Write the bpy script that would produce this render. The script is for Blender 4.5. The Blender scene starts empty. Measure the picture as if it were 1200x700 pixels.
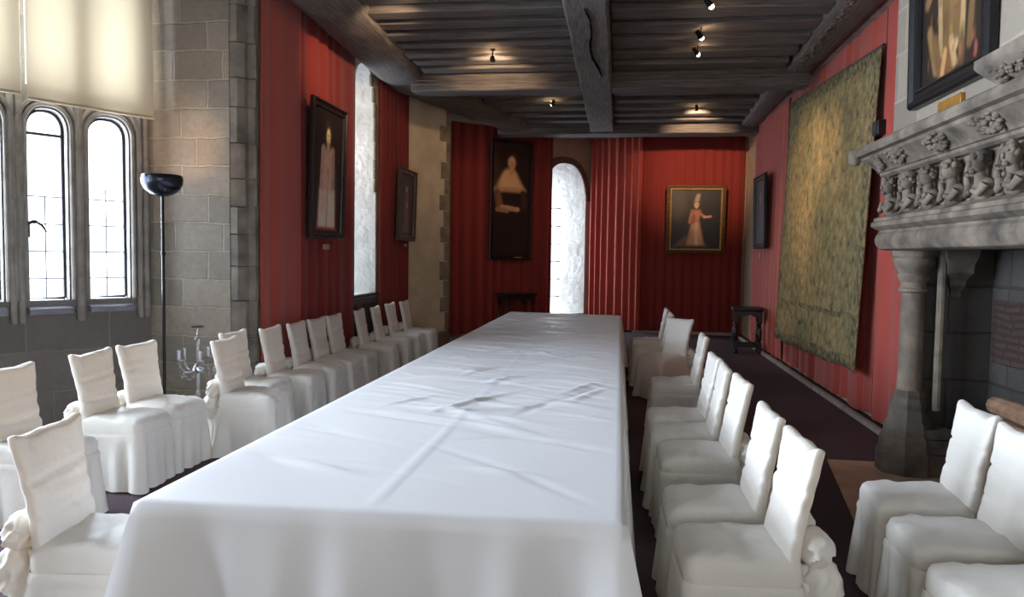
import bpy, math, random
from mathutils import Vector, Matrix, noise
from mathutils.geometry import tessellate_polygon
PI = math.pi
sc = bpy.context.scene
COL = sc.collection
R = math.radians

# ------------------------------------------------------------------ colours / materials
def lin(c):
    return tuple((x / 255 / 12.92) if x / 255 <= 0.04045 else ((x / 255 + 0.055) / 1.055) ** 2.4 for x in c)

def sstep(a, b, x):
    if a == b: return 0.0 if x < a else 1.0
    t = max(0.0, min(1.0, (x - a) / (b - a)))
    return t * t * (3 - 2 * t)

def new_mat(name):
    m = bpy.data.materials.new(name); m.use_nodes = True
    nt = m.node_tree; nt.nodes.clear()
    out = nt.nodes.new('ShaderNodeOutputMaterial')
    b = nt.nodes.new('ShaderNodeBsdfPrincipled')
    nt.links.new(b.outputs[0], out.inputs[0])
    return m, nt, b, out

def N(nt, t, **kw):
    n = nt.nodes.new(t)
    for k, v in kw.items():
        if k in n.inputs: n.inputs[k].default_value = v
        else: setattr(n, k, v)
    return n

def noisy(name, c1, c2, scale=8, rough=0.6, bump=0.1, stretch=(1, 1, 1), coord='Object', detail=6, metal=0.0, spec=0.4, lo=0.3, hi=0.7, bscale=None, dist=0.01):
    m, nt, b, out = new_mat(name)
    tc = N(nt, 'ShaderNodeTexCoord'); mp = N(nt, 'ShaderNodeMapping'); mp.inputs['Scale'].default_value = stretch
    nt.links.new(tc.outputs[coord], mp.inputs[0])
    nz = N(nt, 'ShaderNodeTexNoise', Scale=scale, Detail=detail); nt.links.new(mp.outputs[0], nz.inputs['Vector'])
    cr = N(nt, 'ShaderNodeValToRGB'); cr.color_ramp.elements[0].position = lo; cr.color_ramp.elements[1].position = hi
    cr.color_ramp.elements[0].color = (*lin(c1), 1); cr.color_ramp.elements[1].color = (*lin(c2), 1)
    nt.links.new(nz.outputs[0], cr.inputs[0]); nt.links.new(cr.outputs[0], b.inputs['Base Color'])
    b.inputs['Roughness'].default_value = rough; b.inputs['Metallic'].default_value = metal
    b.inputs['Specular IOR Level'].default_value = spec
    if bump:
        n2 = N(nt, 'ShaderNodeTexNoise', Scale=bscale or scale * 3, Detail=5); nt.links.new(mp.outputs[0], n2.inputs['Vector'])
        bp = N(nt, 'ShaderNodeBump', Strength=bump, Distance=dist); nt.links.new(n2.outputs[0], bp.inputs['Height'])
        nt.links.new(bp.outputs[0], b.inputs['Normal'])
    return m

def ashlar(name, c1, c2, mortar, bw=0.62, rh=0.27, bump=0.5, stain=0.5, msize=0.012, dark=(70, 66, 64)):
    m, nt, b, out = new_mat(name)
    uv = N(nt, 'ShaderNodeTexCoord')
    nz0 = N(nt, 'ShaderNodeTexNoise', Scale=3.0, Detail=3); nt.links.new(uv.outputs['UV'], nz0.inputs['Vector'])
    vm = N(nt, 'ShaderNodeVectorMath', operation='SCALE'); vm.inputs['Scale'].default_value = 0.06
    sub = N(nt, 'ShaderNodeVectorMath', operation='SUBTRACT'); sub.inputs[1].default_value = (0.5, 0.5, 0.5)
    nt.links.new(nz0.outputs['Color'], sub.inputs[0]); nt.links.new(sub.outputs[0], vm.inputs[0])
    add = N(nt, 'ShaderNodeVectorMath', operation='ADD'); nt.links.new(uv.outputs['UV'], add.inputs[0]); nt.links.new(vm.outputs[0], add.inputs[1])
    br = N(nt, 'ShaderNodeTexBrick'); br.inputs['Scale'].default_value = 1.0
    br.inputs['Brick Width'].default_value = bw; br.inputs['Row Height'].default_value = rh
    br.inputs['Mortar Size'].default_value = msize; br.inputs['Mortar Smooth'].default_value = 0.4
    br.inputs['Color1'].default_value = (*lin(c1), 1); br.inputs['Color2'].default_value = (*lin(c2), 1); br.inputs['Mortar'].default_value = (*lin(mortar), 1)
    br.offset = 0.43; br.squash = 0.8; br.squash_frequency = 3
    nt.links.new(add.outputs[0], br.inputs['Vector'])
    n1 = N(nt, 'ShaderNodeTexNoise', Scale=2.2, Detail=8, Roughness=0.7); nt.links.new(uv.outputs['UV'], n1.inputs['Vector'])
    cr = N(nt, 'ShaderNodeValToRGB'); cr.color_ramp.elements[0].position = 0.35; cr.color_ramp.elements[1].position = 0.65
    cr.color_ramp.elements[0].color = (1, 1, 1, 1); cr.color_ramp.elements[1].color = (*[x * 1.0 for x in lin(dark)], 1)
    nt.links.new(n1.outputs[0], cr.inputs[0])
    mx = N(nt, 'ShaderNodeMix', data_type='RGBA', blend_type='MIX'); mx.inputs[0].default_value = 0.0
    n3 = N(nt, 'ShaderNodeTexNoise', Scale=14, Detail=8, Roughness=0.75); nt.links.new(uv.outputs['UV'], n3.inputs['Vector'])
    ml = N(nt, 'ShaderNodeMath', operation='MULTIPLY'); ml.inputs[1].default_value = stain
    rm = N(nt, 'ShaderNodeMapRange'); rm.inputs[1].default_value = 0.35; rm.inputs[2].default_value = 0.7
    av = N(nt, 'ShaderNodeMath', operation='ADD'); hf = N(nt, 'ShaderNodeMath', operation='MULTIPLY'); hf.inputs[1].default_value = 0.5
    nt.links.new(n1.outputs[0], av.inputs[0]); nt.links.new(n3.outputs[0], av.inputs[1]); nt.links.new(av.outputs[0], hf.inputs[0])
    nt.links.new(hf.outputs[0], rm.inputs[0]); nt.links.new(rm.outputs[0], ml.inputs[0]); nt.links.new(ml.outputs[0], mx.inputs[0])
    nt.links.new(br.outputs['Color'], mx.inputs[6]); mx.inputs[7].default_value = (*lin(dark), 1)
    nt.links.new(mx.outputs[2], b.inputs['Base Color'])
    b.inputs['Roughness'].default_value = 0.85
    hm = N(nt, 'ShaderNodeMath', operation='MULTIPLY_ADD'); hm.inputs[1].default_value = 0.6
    inv = N(nt, 'ShaderNodeMath', operation='SUBTRACT'); inv.inputs[0].default_value = 1.0; nt.links.new(br.outputs['Fac'], inv.inputs[1])
    nt.links.new(n3.outputs[0], hm.inputs[0]); nt.links.new(inv.outputs[0], hm.inputs[2])
    bp = N(nt, 'ShaderNodeBump', Strength=bump, Distance=0.02); nt.links.new(hm.outputs[0], bp.inputs['Height']); nt.links.new(bp.outputs[0], b.inputs['Normal'])
    return m

def fabric(name, c, tc, trans=0.2, rough=0.6, sheen=0.2, wscale=0, bump=0.0):
    m, nt, b, out = new_mat(name)
    b.inputs['Base Color'].default_value = (*lin(c), 1); b.inputs['Roughness'].default_value = rough
    b.inputs['Sheen Weight'].default_value = sheen; b.inputs['Specular IOR Level'].default_value = 0.3
    tr = N(nt, 'ShaderNodeBsdfTranslucent'); tr.inputs[0].default_value = (*lin(tc), 1)
    mx = N(nt, 'ShaderNodeMixShader'); mx.inputs[0].default_value = trans
    nt.links.new(b.outputs[0], mx.inputs[1]); nt.links.new(tr.outputs[0], mx.inputs[2]); nt.links.new(mx.outputs[0], out.inputs[0])
    if bump:
        t = N(nt, 'ShaderNodeTexCoord'); nz = N(nt, 'ShaderNodeTexNoise', Scale=wscale, Detail=4); nt.links.new(t.outputs['Object'], nz.inputs['Vector'])
        bp = N(nt, 'ShaderNodeBump', Strength=bump, Distance=0.02); nt.links.new(nz.outputs[0], bp.inputs['Height'])
        nt.links.new(bp.outputs[0], b.inputs['Normal']); nt.links.new(bp.outputs[0], tr.inputs['Normal'])
    return m

def vcol(name, rough=0.45, bump=0.05):
    m, nt, b, out = new_mat(name)
    a = N(nt, 'ShaderNodeVertexColor'); a.layer_name = 'Col'
    nt.links.new(a.outputs[0], b.inputs['Base Color']); b.inputs['Roughness'].default_value = rough
    if bump:
        t = N(nt, 'ShaderNodeTexCoord'); nz = N(nt, 'ShaderNodeTexNoise', Scale=60, Detail=4); nt.links.new(t.outputs['Object'], nz.inputs['Vector'])
        bp = N(nt, 'ShaderNodeBump', Strength=bump, Distance=0.004); nt.links.new(nz.outputs[0], bp.inputs['Height']); nt.links.new(bp.outputs[0], b.inputs['Normal'])
    return m

def emit(name, c, s):
    m, nt, b, out = new_mat(name)
    b.inputs['Emission Color'].default_value = (*c, 1); b.inputs['Emission Strength'].default_value = s
    return m

def glassy(name, tint, gloss=0.12):
    m, nt, b, out = new_mat(name)
    t = N(nt, 'ShaderNodeBsdfTransparent'); t.inputs[0].default_value = (*tint, 1)
    g = N(nt, 'ShaderNodeBsdfGlossy'); g.inputs['Roughness'].default_value = 0.05
    mx = N(nt, 'ShaderNodeMixShader'); mx.inputs[0].default_value = gloss
    nt.links.new(t.outputs[0], mx.inputs[1]); nt.links.new(g.outputs[0], mx.inputs[2]); nt.links.new(mx.outputs[0], out.inputs[0])
    return m

M = {}
M['carpet'] = noisy('carpet', (82, 70, 75), (104, 90, 96), 90, 0.95, 0.5, spec=0.1, dist=0.004)
M['hearth'] = noisy('hearth', (196, 162, 136), (222, 188, 160), 5, 0.75, 0.15)
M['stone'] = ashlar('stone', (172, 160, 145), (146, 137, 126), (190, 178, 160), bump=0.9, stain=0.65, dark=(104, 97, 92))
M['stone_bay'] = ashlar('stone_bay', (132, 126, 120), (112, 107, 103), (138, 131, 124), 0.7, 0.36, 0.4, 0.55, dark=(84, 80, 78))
M['stone_jamb'] = noisy('stone_jamb', (96, 90, 85), (142, 134, 124), 5, 0.85, 0.4)
M['mullion'] = noisy('mullion', (122, 118, 114), (160, 154, 146), 6, 0.8, 0.3)
M['sill'] = noisy('sill', (120, 122, 132), (146, 147, 154), 8, 0.55, 0.2)
M['stone_chimney'] = ashlar('stone_chimney', (170, 158, 142), (150, 139, 126), (182, 170, 152), 0.75, 0.36, 0.3, 0.4, dark=(116, 106, 97))
M['plaster'] = noisy('plaster', (196, 180, 152), (222, 206, 178), 3, 0.9, 0.5, bscale=9, dist=0.03)
M['plaster_white'] = noisy('plaster_white', (205, 203, 197), (232, 231, 226), 3, 0.9, 0.8, bscale=9, dist=0.04)
M['wall_pink'] = noisy('wall_pink', (176, 140, 124), (196, 160, 142), 2, 0.9, 0.3)
M['quoin'] = noisy('quoin', (120, 108, 92), (158, 144, 122), 6, 0.9, 0.5)
M['arch_brick'] = noisy('arch_brick', (92, 70, 62), (124, 92, 80), 14, 0.9, 0.5)
M['oak'] = noisy('oak', (74, 71, 70), (114, 108, 105), 5, 0.75, 0.5, stretch=(0.6, 9, 9), dist=0.012)
M['oak_y'] = noisy('oak_y', (78, 75, 73), (124, 118, 114), 5, 0.75, 0.5, stretch=(9, 0.6, 9), dist=0.012)
M['plank'] = noisy('plank', (62, 57, 55), (92, 84, 80), 5, 0.8, 0.4, stretch=(0.6, 9, 9))
M['oak_carved'] = noisy('oak_carved', (82, 74, 70), (136, 126, 118), 14, 0.75, 0.9, stretch=(3, 2.2, 3), bscale=16, dist=0.03)
M['crack'] = noisy('crack', (20, 17, 16), (28, 24, 22), 12, 1.0, 0.0, spec=0.0)
M['oak_dark'] = noisy('oak_dark', (24, 18, 16), (44, 34, 29), 12, 0.35, 0.2)
M['trim_pale'] = noisy('trim_pale', (150, 144, 138), (186, 180, 172), 6, 0.8, 0.2)
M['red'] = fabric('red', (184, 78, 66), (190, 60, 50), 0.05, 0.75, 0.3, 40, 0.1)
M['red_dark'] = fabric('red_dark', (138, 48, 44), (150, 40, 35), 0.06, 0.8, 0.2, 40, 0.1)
M['cover'] = fabric('cover', (243, 240, 232), (238, 204, 134), 0.17, 0.45, 0.3, 16, 0.3)
M['cloth'] = fabric('cloth', (236, 236, 238), (244, 230, 160), 0.12, 0.42, 0.2, 7, 0.06)
M['blind'] = fabric('blind', (214, 202, 178), (206, 188, 156), 0.13, 0.8, 0.0)
M['black_metal'] = noisy('black_metal', (18, 18, 20), (30, 30, 33), 20, 0.3, 0.05, metal=0.5)
M['bowl'] = noisy('bowl', (34, 37, 46), (62, 66, 76), 7, 0.25, 0.1, metal=0.75)
M['lead'] = noisy('lead', (38, 38, 44), (58, 58, 64), 20, 0.6, 0.1)
M['crystal'] = glassy('crystal', (0.97, 0.98, 1.0), 0.2)
M['pane'] = glassy('pane', (0.96, 0.98, 1.0), 0.05)
M['frame_dark'] = noisy('frame_dark', (20, 14, 14), (44, 32, 30), 20, 0.35, 0.2)
M['frame_black'] = noisy('frame_black', (17, 17, 19), (30, 30, 33), 20, 0.4, 0.1)
M['frame_gold'] = noisy('frame_gold', (66, 48, 28), (126, 98, 58), 40, 0.4, 0.6, metal=0.35)
M['frame_brown'] = noisy('frame_brown', (62, 48, 40), (92, 74, 62), 20, 0.4, 0.3)
M['brass'] = noisy('brass', (168, 118, 50), (196, 146, 70), 12, 0.4, 0.05, metal=0.4)
M['label'] = noisy('label', (176, 150, 110), (200, 172, 128), 12, 0.6, 0.0)
M['fire_stone'] = noisy('fire_stone', (76, 69, 62), (144, 131, 117), 5, 0.85, 0.6, bscale=22, dist=0.015)  # mottling contrast raised to stand in for shade in the carved crevices
M['fire_dark'] = noisy('fire_dark', (68, 63, 58), (128, 118, 108), 4, 0.85, 0.6, bscale=18, dist=0.015)
M['soot'] = ashlar('soot', (88, 84, 80), (70, 67, 64), (58, 55, 53), 0.62, 0.36, 0.6, 0.75, dark=(46, 43, 42))
M['brick'] = ashlar('brick', (88, 62, 54), (70, 52, 46), (58, 50, 47), 0.22, 0.055, 1.0, 0.5, 0.01, dark=(48, 40, 38))
M['log'] = noisy('log', (120, 92, 72), (170, 138, 112), 8, 0.85, 0.5)
M['canvas'] = vcol('canvas')
M['bulb'] = emit('bulb', (1.0, 0.72, 0.42), 60)

# tapestry: woven verdure of leaves in ochre, olive and blue-green
def tapestry_mat():
    m, nt, b, out = new_mat('tapestry')
    uv = N(nt, 'ShaderNodeTexCoord')
    vo = N(nt, 'ShaderNodeTexVoronoi', Scale=8.0); vo.inputs['Randomness'].default_value = 1.0
    nd = N(nt, 'ShaderNodeTexNoise', Scale=6, Detail=4); nt.links.new(uv.outputs['UV'], nd.inputs['Vector'])
    mixv = N(nt, 'ShaderNodeMix', data_type='VECTOR'); mixv.inputs[0].default_value = 0.12
    nt.links.new(uv.outputs['UV'], mixv.inputs[4]); nt.links.new(nd.outputs['Color'], mixv.inputs[5])
    nt.links.new(mixv.outputs[1], vo.inputs['Vector'])
    n2 = N(nt, 'ShaderNodeTexNoise', Scale=7, Detail=9, Roughness=0.8); nt.links.new(uv.outputs['UV'], n2.inputs['Vector'])
    cr = N(nt, 'ShaderNodeValToRGB'); e = cr.color_ramp.elements
    e[0].position = 0.33; e[0].color = (*lin((40, 44, 40)), 1); e[1].position = 0.68; e[1].color = (*lin((240, 216, 162)), 1)
    k = e.new(0.42); k.color = (*lin((92, 92, 74)), 1); k = e.new(0.5); k.color = (*lin((170, 150, 104)), 1); k = e.new(0.57); k.color = (*lin((126, 114, 80)), 1)
    nt.links.new(n2.outputs[0], cr.inputs[0])
    c2 = N(nt, 'ShaderNodeValToRGB'); e = c2.color_ramp.elements
    e[0].position = 0.0; e[0].color = (*lin((220, 192, 138)), 1); e[1].position = 0.9; e[1].color = (*lin((62, 74, 74)), 1)
    k = e.new(0.4); k.color = (*lin((170, 148, 102)), 1)
    nt.links.new(vo.outputs['Distance'], c2.inputs[0])
    mx = N(nt, 'ShaderNodeMix', data_type='RGBA'); mx.inputs[0].default_value = 0.38
    nt.links.new(cr.outputs[0], mx.inputs[6]); nt.links.new(c2.outputs[0], mx.inputs[7])
    # bluer, greener patches of weaving at the lower and far parts, ochre in the middle
    n3 = N(nt, 'ShaderNodeTexNoise', Scale=0.9, Detail=3); nt.links.new(uv.outputs['UV'], n3.inputs['Vector'])
    r3 = N(nt, 'ShaderNodeMapRange'); r3.inputs[1].default_value = 0.42; r3.inputs[2].default_value = 0.62; r3.inputs[4].default_value = 0.7
    nt.links.new(n3.outputs[0], r3.inputs[0])
    m2 = N(nt, 'ShaderNodeMix', data_type='RGBA', blend_type='MULTIPLY'); nt.links.new(r3.outputs[0], m2.inputs[0])
    nt.links.new(mx.outputs[2], m2.inputs[6]); m2.inputs[7].default_value = (0.5, 0.68, 0.8, 1)
    nt.links.new(m2.outputs[2], b.inputs['Base Color']); b.inputs['Roughness'].default_value = 0.95; b.inputs['Specular IOR Level'].default_value = 0.1
    bp = N(nt, 'ShaderNodeBump', Strength=0.3, Distance=0.01); nt.links.new(n2.outputs[0], bp.inputs['Height']); nt.links.new(bp.outputs[0], b.inputs['Normal'])
    return m
M['tapestry'] = tapestry_mat()
M['tapestry_border'] = noisy('tapestry_border', (62, 70, 58), (150, 132, 92), 14, 0.95, 0.3, lo=0.35, hi=0.65)

# ------------------------------------------------------------------ mesh helpers
class MB:
    def __init__(s): s.v = []; s.f = []; s.mi = []; s.uv = []; s.m = 0
    def add(s, vs, fs, uvs=None):
        o = len(s.v); s.v += [tuple(x) for x in vs]
        for i, f in enumerate(fs):
            s.f.append([o + k for k in f]); s.mi.append(s.m); s.uv.append(uvs[i] if uvs else None)
    def box(s, lo, hi, rz=0, c=None):
        x0, y0, z0 = lo; x1, y1, z1 = hi
        vs = [(x0, y0, z0), (x1, y0, z0), (x1, y1, z0), (x0, y1, z0), (x0, y0, z1), (x1, y0, z1), (x1, y1, z1), (x0, y1, z1)]
        if rz:
            cx, cy = c or ((x0 + x1) / 2, (y0 + y1) / 2)
            vs = [(cx + (x - cx) * math.cos(rz) - (y - cy) * math.sin(rz), cy + (x - cx) * math.sin(rz) + (y - cy) * math.cos(rz), z) for x, y, z in vs]
        fs = [(0, 3, 2, 1), (4, 5, 6, 7), (0, 1, 5, 4), (1, 2, 6, 5), (2, 3, 7, 6), (3, 0, 4, 7)]
        uvs = []
        for f in fs:
            p = [vs[k] for k in f]
            nx = abs((Vector(p[1]) - Vector(p[0])).cross(Vector(p[2]) - Vector(p[0])).normalized().x)
            nz = abs((Vector(p[1]) - Vector(p[0])).cross(Vector(p[2]) - Vector(p[0])).normalized().z)
            uvs.append([(q[0], q[1]) if nz > .7 else ((q[1], q[2]) if nx > .7 else (q[0], q[2])) for q in p])
        s.add(vs, fs, uvs)
    def prism(s, poly, z0, z1):
        n = len(poly); vs = [(x, y, z0) for x, y in poly] + [(x, y, z1) for x, y in poly]
        fs = []; uvs = []; L = 0
        for i in range(n):
            j = (i + 1) % n; d = math.dist(poly[i], poly[j])
            fs.append((i, j, n + j, n + i)); uvs.append([(L, z0), (L + d, z0), (L + d, z1), (L, z1)]); L += d
        fs.append(tuple(range(n))[::-1]); uvs.append([poly[k] for k in range(n)][::-1])
        fs.append(tuple(range(n, 2 * n))); uvs.append(list(poly))
        s.add(vs, fs, uvs)
    def rings(s, rings, closed=True, cap0=False, cap1=False):
        n = len(rings[0]); vs = [p for r in rings for p in r]; fs = []
        for a in range(len(rings) - 1):
            for i in range(n if closed else n - 1):
                j = (i + 1) % n
                fs.append((a * n + i, a * n + j, (a + 1) * n + j, (a + 1) * n + i))
        if cap0: fs.append(tuple(range(n))[::-1])
        if cap1: fs.append(tuple((len(rings) - 1) * n + k for k in range(n)))
        s.add(vs, fs)
    def lathe(s, prof, c=(0, 0, 0), n=20, sq=None):
        rg = [[(c[0] + r * math.cos(2 * PI * i / n), c[1] + r * math.sin(2 * PI * i / n), c[2] + z) for i in range(n)] for r, z in prof]
        s.rings(rg, True, True, True)
    def tube(s, path, r, n=8):
        P = [Vector(p) for p in path]; rg = []
        for i, p in enumerate(P):
            t = (P[min(i + 1, len(P) - 1)] - P[max(i - 1, 0)]).normalized()
            a = t.cross(Vector((0, 0, 1)))
            if a.length < 1e-3: a = Vector((1, 0, 0))
            a.normalize(); b = t.cross(a)
            rr = r[i] if isinstance(r, (list, tuple)) else r
            rg.append([tuple(p + rr * (math.cos(2 * PI * k / n) * a + math.sin(2 * PI * k / n) * b)) for k in range(n)])
        s.rings(rg, True, True, True)
    def ball(s, c, r, nu=14, nv=9, f=None):
        rx, ry, rz = r if isinstance(r, (list, tuple)) else (r, r, r)
        vs = [(c[0], c[1], c[2] - rz)]; fs = []
        for a in range(1, nv):
            th = PI * a / nv
            for i in range(nu):
                ph = 2 * PI * i / nu; k = f(ph, th) if f else 1
                vs.append((c[0] + k * rx * math.sin(th) * math.cos(ph), c[1] + k * ry * math.sin(th) * math.sin(ph), c[2] - rz * math.cos(th)))
        vs.append((c[0], c[1], c[2] + rz)); T = len(vs) - 1
        for i in range(nu):
            j = (i + 1) % nu
            fs.append((0, 1 + j, 1 + i)); fs.append((T, 1 + (nv - 2) * nu + i, 1 + (nv - 2) * nu + j))
            for a in range(nv - 2):
                fs.append((1 + a * nu + i, 1 + a * nu + j, 1 + (a + 1) * nu + j, 1 + (a + 1) * nu + i))
        s.add(vs, fs)
    def xform(s, mat):
        s.v = [tuple(mat @ Vector(p)) for p in s.v]; return s
    def build(s, name, mats, parent=None, angle=35, bevel=0):
        me = bpy.data.meshes.new(name); me.from_pydata(s.v, [], s.f); me.validate()
        for m in (mats if isinstance(mats, list) else [mats]): me.materials.append(m)
        if len(me.polygons) == len(s.f):
            me.polygons.foreach_set('material_index', s.mi)
            if any(u is not None for u in s.uv):
                lay = me.uv_layers.new(name='UVMap')
                for p, u in zip(me.polygons, s.uv):
                    if u and len(u) == p.loop_total:
                        for k, li in enumerate(p.loop_indices): lay.data[li].uv = u[k]
        me.polygons.foreach_set('use_smooth', [True] * len(me.polygons))
        me.set_sharp_from_angle(angle=R(angle))
        o = bpy.data.objects.new(name, me); COL.objects.link(o)
        if bevel:
            b = o.modifiers.new('bevel', 'BEVEL'); b.width = bevel; b.segments = 2; b.limit_method = 'ANGLE'
        if parent is not None:
            o.parent = parent
        return o

def tag(o, label, cat, group=None, kind=None):
    o['label'] = label; o['category'] = cat
    if group: o['group'] = group
    if kind: o['kind'] = kind
    return o

def thing(name, label, cat, loc=(0, 0, 0), rz=0, group=None, kind=None, rot=None):
    o = bpy.data.objects.new(name, None); o.empty_display_size = 0.1; COL.objects.link(o)
    o.location = loc; o.rotation_euler = rot or (0, 0, rz)
    return tag(o, label, cat, group, kind)

def world_part(mb, name, mat, parent, **k):
    """mb in world coordinates, made a child of an unrotated empty"""
    L = parent.location
    mb.v = [(x - L.x, y - L.y, z - L.z) for x, y, z in mb.v]
    return mb.build(name, mat, parent, **k)

def dup(root, loc, rz, label=None, group=None):
    r = root.copy(); COL.objects.link(r); r.location = loc; r.rotation_euler = (0, 0, rz)
    if label: r['label'] = label
    if group: r['group'] = group
    for ch in list(root.children):
        c = ch.copy(); COL.objects.link(c); c.parent = r
        for g in ch.children:
            d = g.copy(); COL.objects.link(d); d.parent = c
    return r

def struct(mb, name, mat, label, cat, **k):
    return tag(mb.build(name, mat, **k), label, cat, kind='structure')

def arch_outline(t0, t1, z0, zs, zt, pointed=True, n=7):
    """counter-clockwise outline of an opening with an arched head"""
    c = (t0 + t1) / 2; w = (t1 - t0) / 2; pts = [(t0, z0), (t1, z0)]
    for i in range(n + 1):
        a = i / n
        if pointed: x = math.cos(a * PI / 2) ** 0.75; z = math.sin(a * PI / 2) ** 1.1
        else: x = math.cos(a * PI / 2) ** 0.8; z = math.sin(a * PI / 2)
        pts.append((c + w * x, zs + (zt - zs) * z))
    for i in range(n - 1, -1, -1):
        a = i / n
        if pointed: x = math.cos(a * PI / 2) ** 0.75; z = math.sin(a * PI / 2) ** 1.1
        else: x = math.cos(a * PI / 2) ** 0.8; z = math.sin(a * PI / 2)
        pts.append((c - w * x, zs + (zt - zs) * z))
    return pts

def wall_holes(P0, P1, z0, z1, th, holes, side=1, back=None, t_off=0):
    """upright slab from P0 to P1 with openings; front face on the given side. material 0 = face, 1 = reveals"""
    mb = MB(); P0 = Vector(P0); P1 = Vector(P1); d = (P1 - P0); L = d.length; d.normalize()
    n = Vector((d.y, -d.x)) * side
    outer = [(0, z0), (L, z0), (L, z1), (0, z1)]
    loops = [outer] + [list(h) for h in holes]
    bl = [outer] + [list(h) for h in (back or holes)]
    def w(p, off): q = P0 + d * p[0] - n * off; return (q.x, q.y, p[1])
    tess = tessellate_polygon([[Vector((a, b, 0)) for a, b in lp] for lp in loops])
    flat = [p for lp in loops for p in lp]; flatb = [p for lp in bl for p in lp]
    uvs = [[flat[k] for k in t] for t in tess]
    mb.add([w(p, 0) for p in flat], tess, uvs)
    tb = tessellate_polygon([[Vector((a, b, 0)) for a, b in lp] for lp in bl])
    mb.add([w(p, th) for p in flatb], tb, [[flatb[k] for k in t] for t in tb])
    for li, (a, b) in enumerate(zip(loops, bl)):
        mb.m = 1 if li else 0
        k = len(a); vs = [w(p, 0) for p in a] + [w(p, th) for p in b]
        mb.add(vs, [(i, (i + 1) % k, k + (i + 1) % k, k + i) for i in range(k)], [[(0, a[i][1]), (0, a[(i + 1) % k][1]), (th, a[(i + 1) % k][1]), (th, a[i][1])] for i in range(k)])
    return mb

# ------------------------------------------------------------------ camera, world
cam = bpy.data.cameras.new('camera'); co = bpy.data.objects.new('camera', cam); COL.objects.link(co)
cam.sensor_width = 36; cam.lens = 36 * 900 / 1200; cam.clip_start = 0.05; cam.clip_end = 200
co.matrix_world = Matrix.Translation((0, 0, 1.62)) @ Matrix.Rotation(R(7.9), 4, 'Z') @ Matrix.Rotation(PI / 2 - R(3.2), 4, 'X') @ Matrix.Rotation(R(0.8), 4, 'Z')
sc.camera = co
sc.view_settings.view_transform = 'Standard'; sc.view_settings.look = 'None'; sc.view_settings.gamma = 1; sc.view_settings.exposure = 0.16
sc.view_settings.use_curve_mapping = False
try: sc.cycles.use_denoising = True
except Exception: pass
wd = bpy.data.worlds.new('world'); sc.world = wd; wd.use_nodes = True
bg = wd.node_tree.nodes['Background']; bg.inputs[0].default_value = (0.86, 0.93, 1.0, 1); bg.inputs[1].default_value = 3.0

def area(name, loc, target, sx, sy, power, col=(0.90, 0.95, 1.0)):
    l = bpy.data.lights.new(name, 'AREA'); l.shape = 'RECTANGLE'; l.size = sx; l.size_y = sy; l.energy = power; l.color = col
    o = bpy.data.objects.new(name, l); COL.objects.link(o); o.location = loc
    o.rotation_euler = (Vector(target) - Vector(loc)).to_track_quat('-Z', 'Y').to_euler()
    return o
def spot(name, loc, target, power, ang=60, blend=0.8, col=(1.0, 0.62, 0.34), size=0.03):
    l = bpy.data.lights.new(name, 'SPOT'); l.energy = power; l.spot_size = R(ang); l.spot_blend = blend; l.color = col; l.shadow_soft_size = size
    o = bpy.data.objects.new(name, l); COL.objects.link(o); o.location = loc
    o.rotation_euler = (Vector(target) - Vector(loc)).to_track_quat('-Z', 'Y').to_euler()
    return o
def point(name, loc, power, col=(1.0, 0.62, 0.34), size=0.02):
    l = bpy.data.lights.new(name, 'POINT'); l.energy = power; l.color = col; l.shadow_soft_size = size
    o = bpy.data.objects.new(name, l); COL.objects.link(o); o.location = loc; return o

ORD = ['first', 'second', 'third', 'fourth', 'fifth', 'sixth', 'seventh', 'eighth', 'ninth', 'tenth', 'eleventh', 'twelfth']
CEIL = 4.42
# ------------------------------------------------------------------ shell
mb = MB(); mb.box((-6.2, -4, -0.12), (3.2, 18.5, 0)); struct(mb, 'floor', M['carpet'], 'dark purple brown carpeted floor of the hall', 'floor')
mb = MB(); mb.box((-6.2, -4, CEIL), (3.2, 18.5, CEIL + 0.15)); struct(mb, 'ceiling', M['plank'], 'dark oak boarded ceiling above the joists', 'ceiling')
mb = MB(); mb.prism([(1.70, 6.42), (1.28, 3.6), (1.28, 0.8), (2.9, 0.8), (2.9, 6.42)], 0, 0.012)
struct(mb, 'floor_hearth', M['hearth'], 'tan hearth slab in the floor before the fireplace', 'hearth')

# window wall of the bay
A = Vector((-4.5, 6.9)); D = Vector((-0.5, -0.866)).normalized(); LB = 2.3
low = [(0.20, 0.56), (0.74, 1.06), (1.26, 1.58), (1.76, 2.08)]
holes = [arch_outline(a, b, 1.17, 2.66, 2.84, False) for a, b in low] + [arch_outline(a, b, 3.02, 3.9, 4.1, False) for a, b in low]
mbw = wall_holes(A, A + D * LB, 0, CEIL, 0.16, holes, side=-1)
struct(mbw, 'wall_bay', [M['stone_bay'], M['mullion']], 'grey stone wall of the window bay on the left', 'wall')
nb = Vector((D.y, -D.x)) * -1          # into the room
def bay(t, off, z): q = A + D * t + nb * off; return (q.x, q.y, z)
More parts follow.
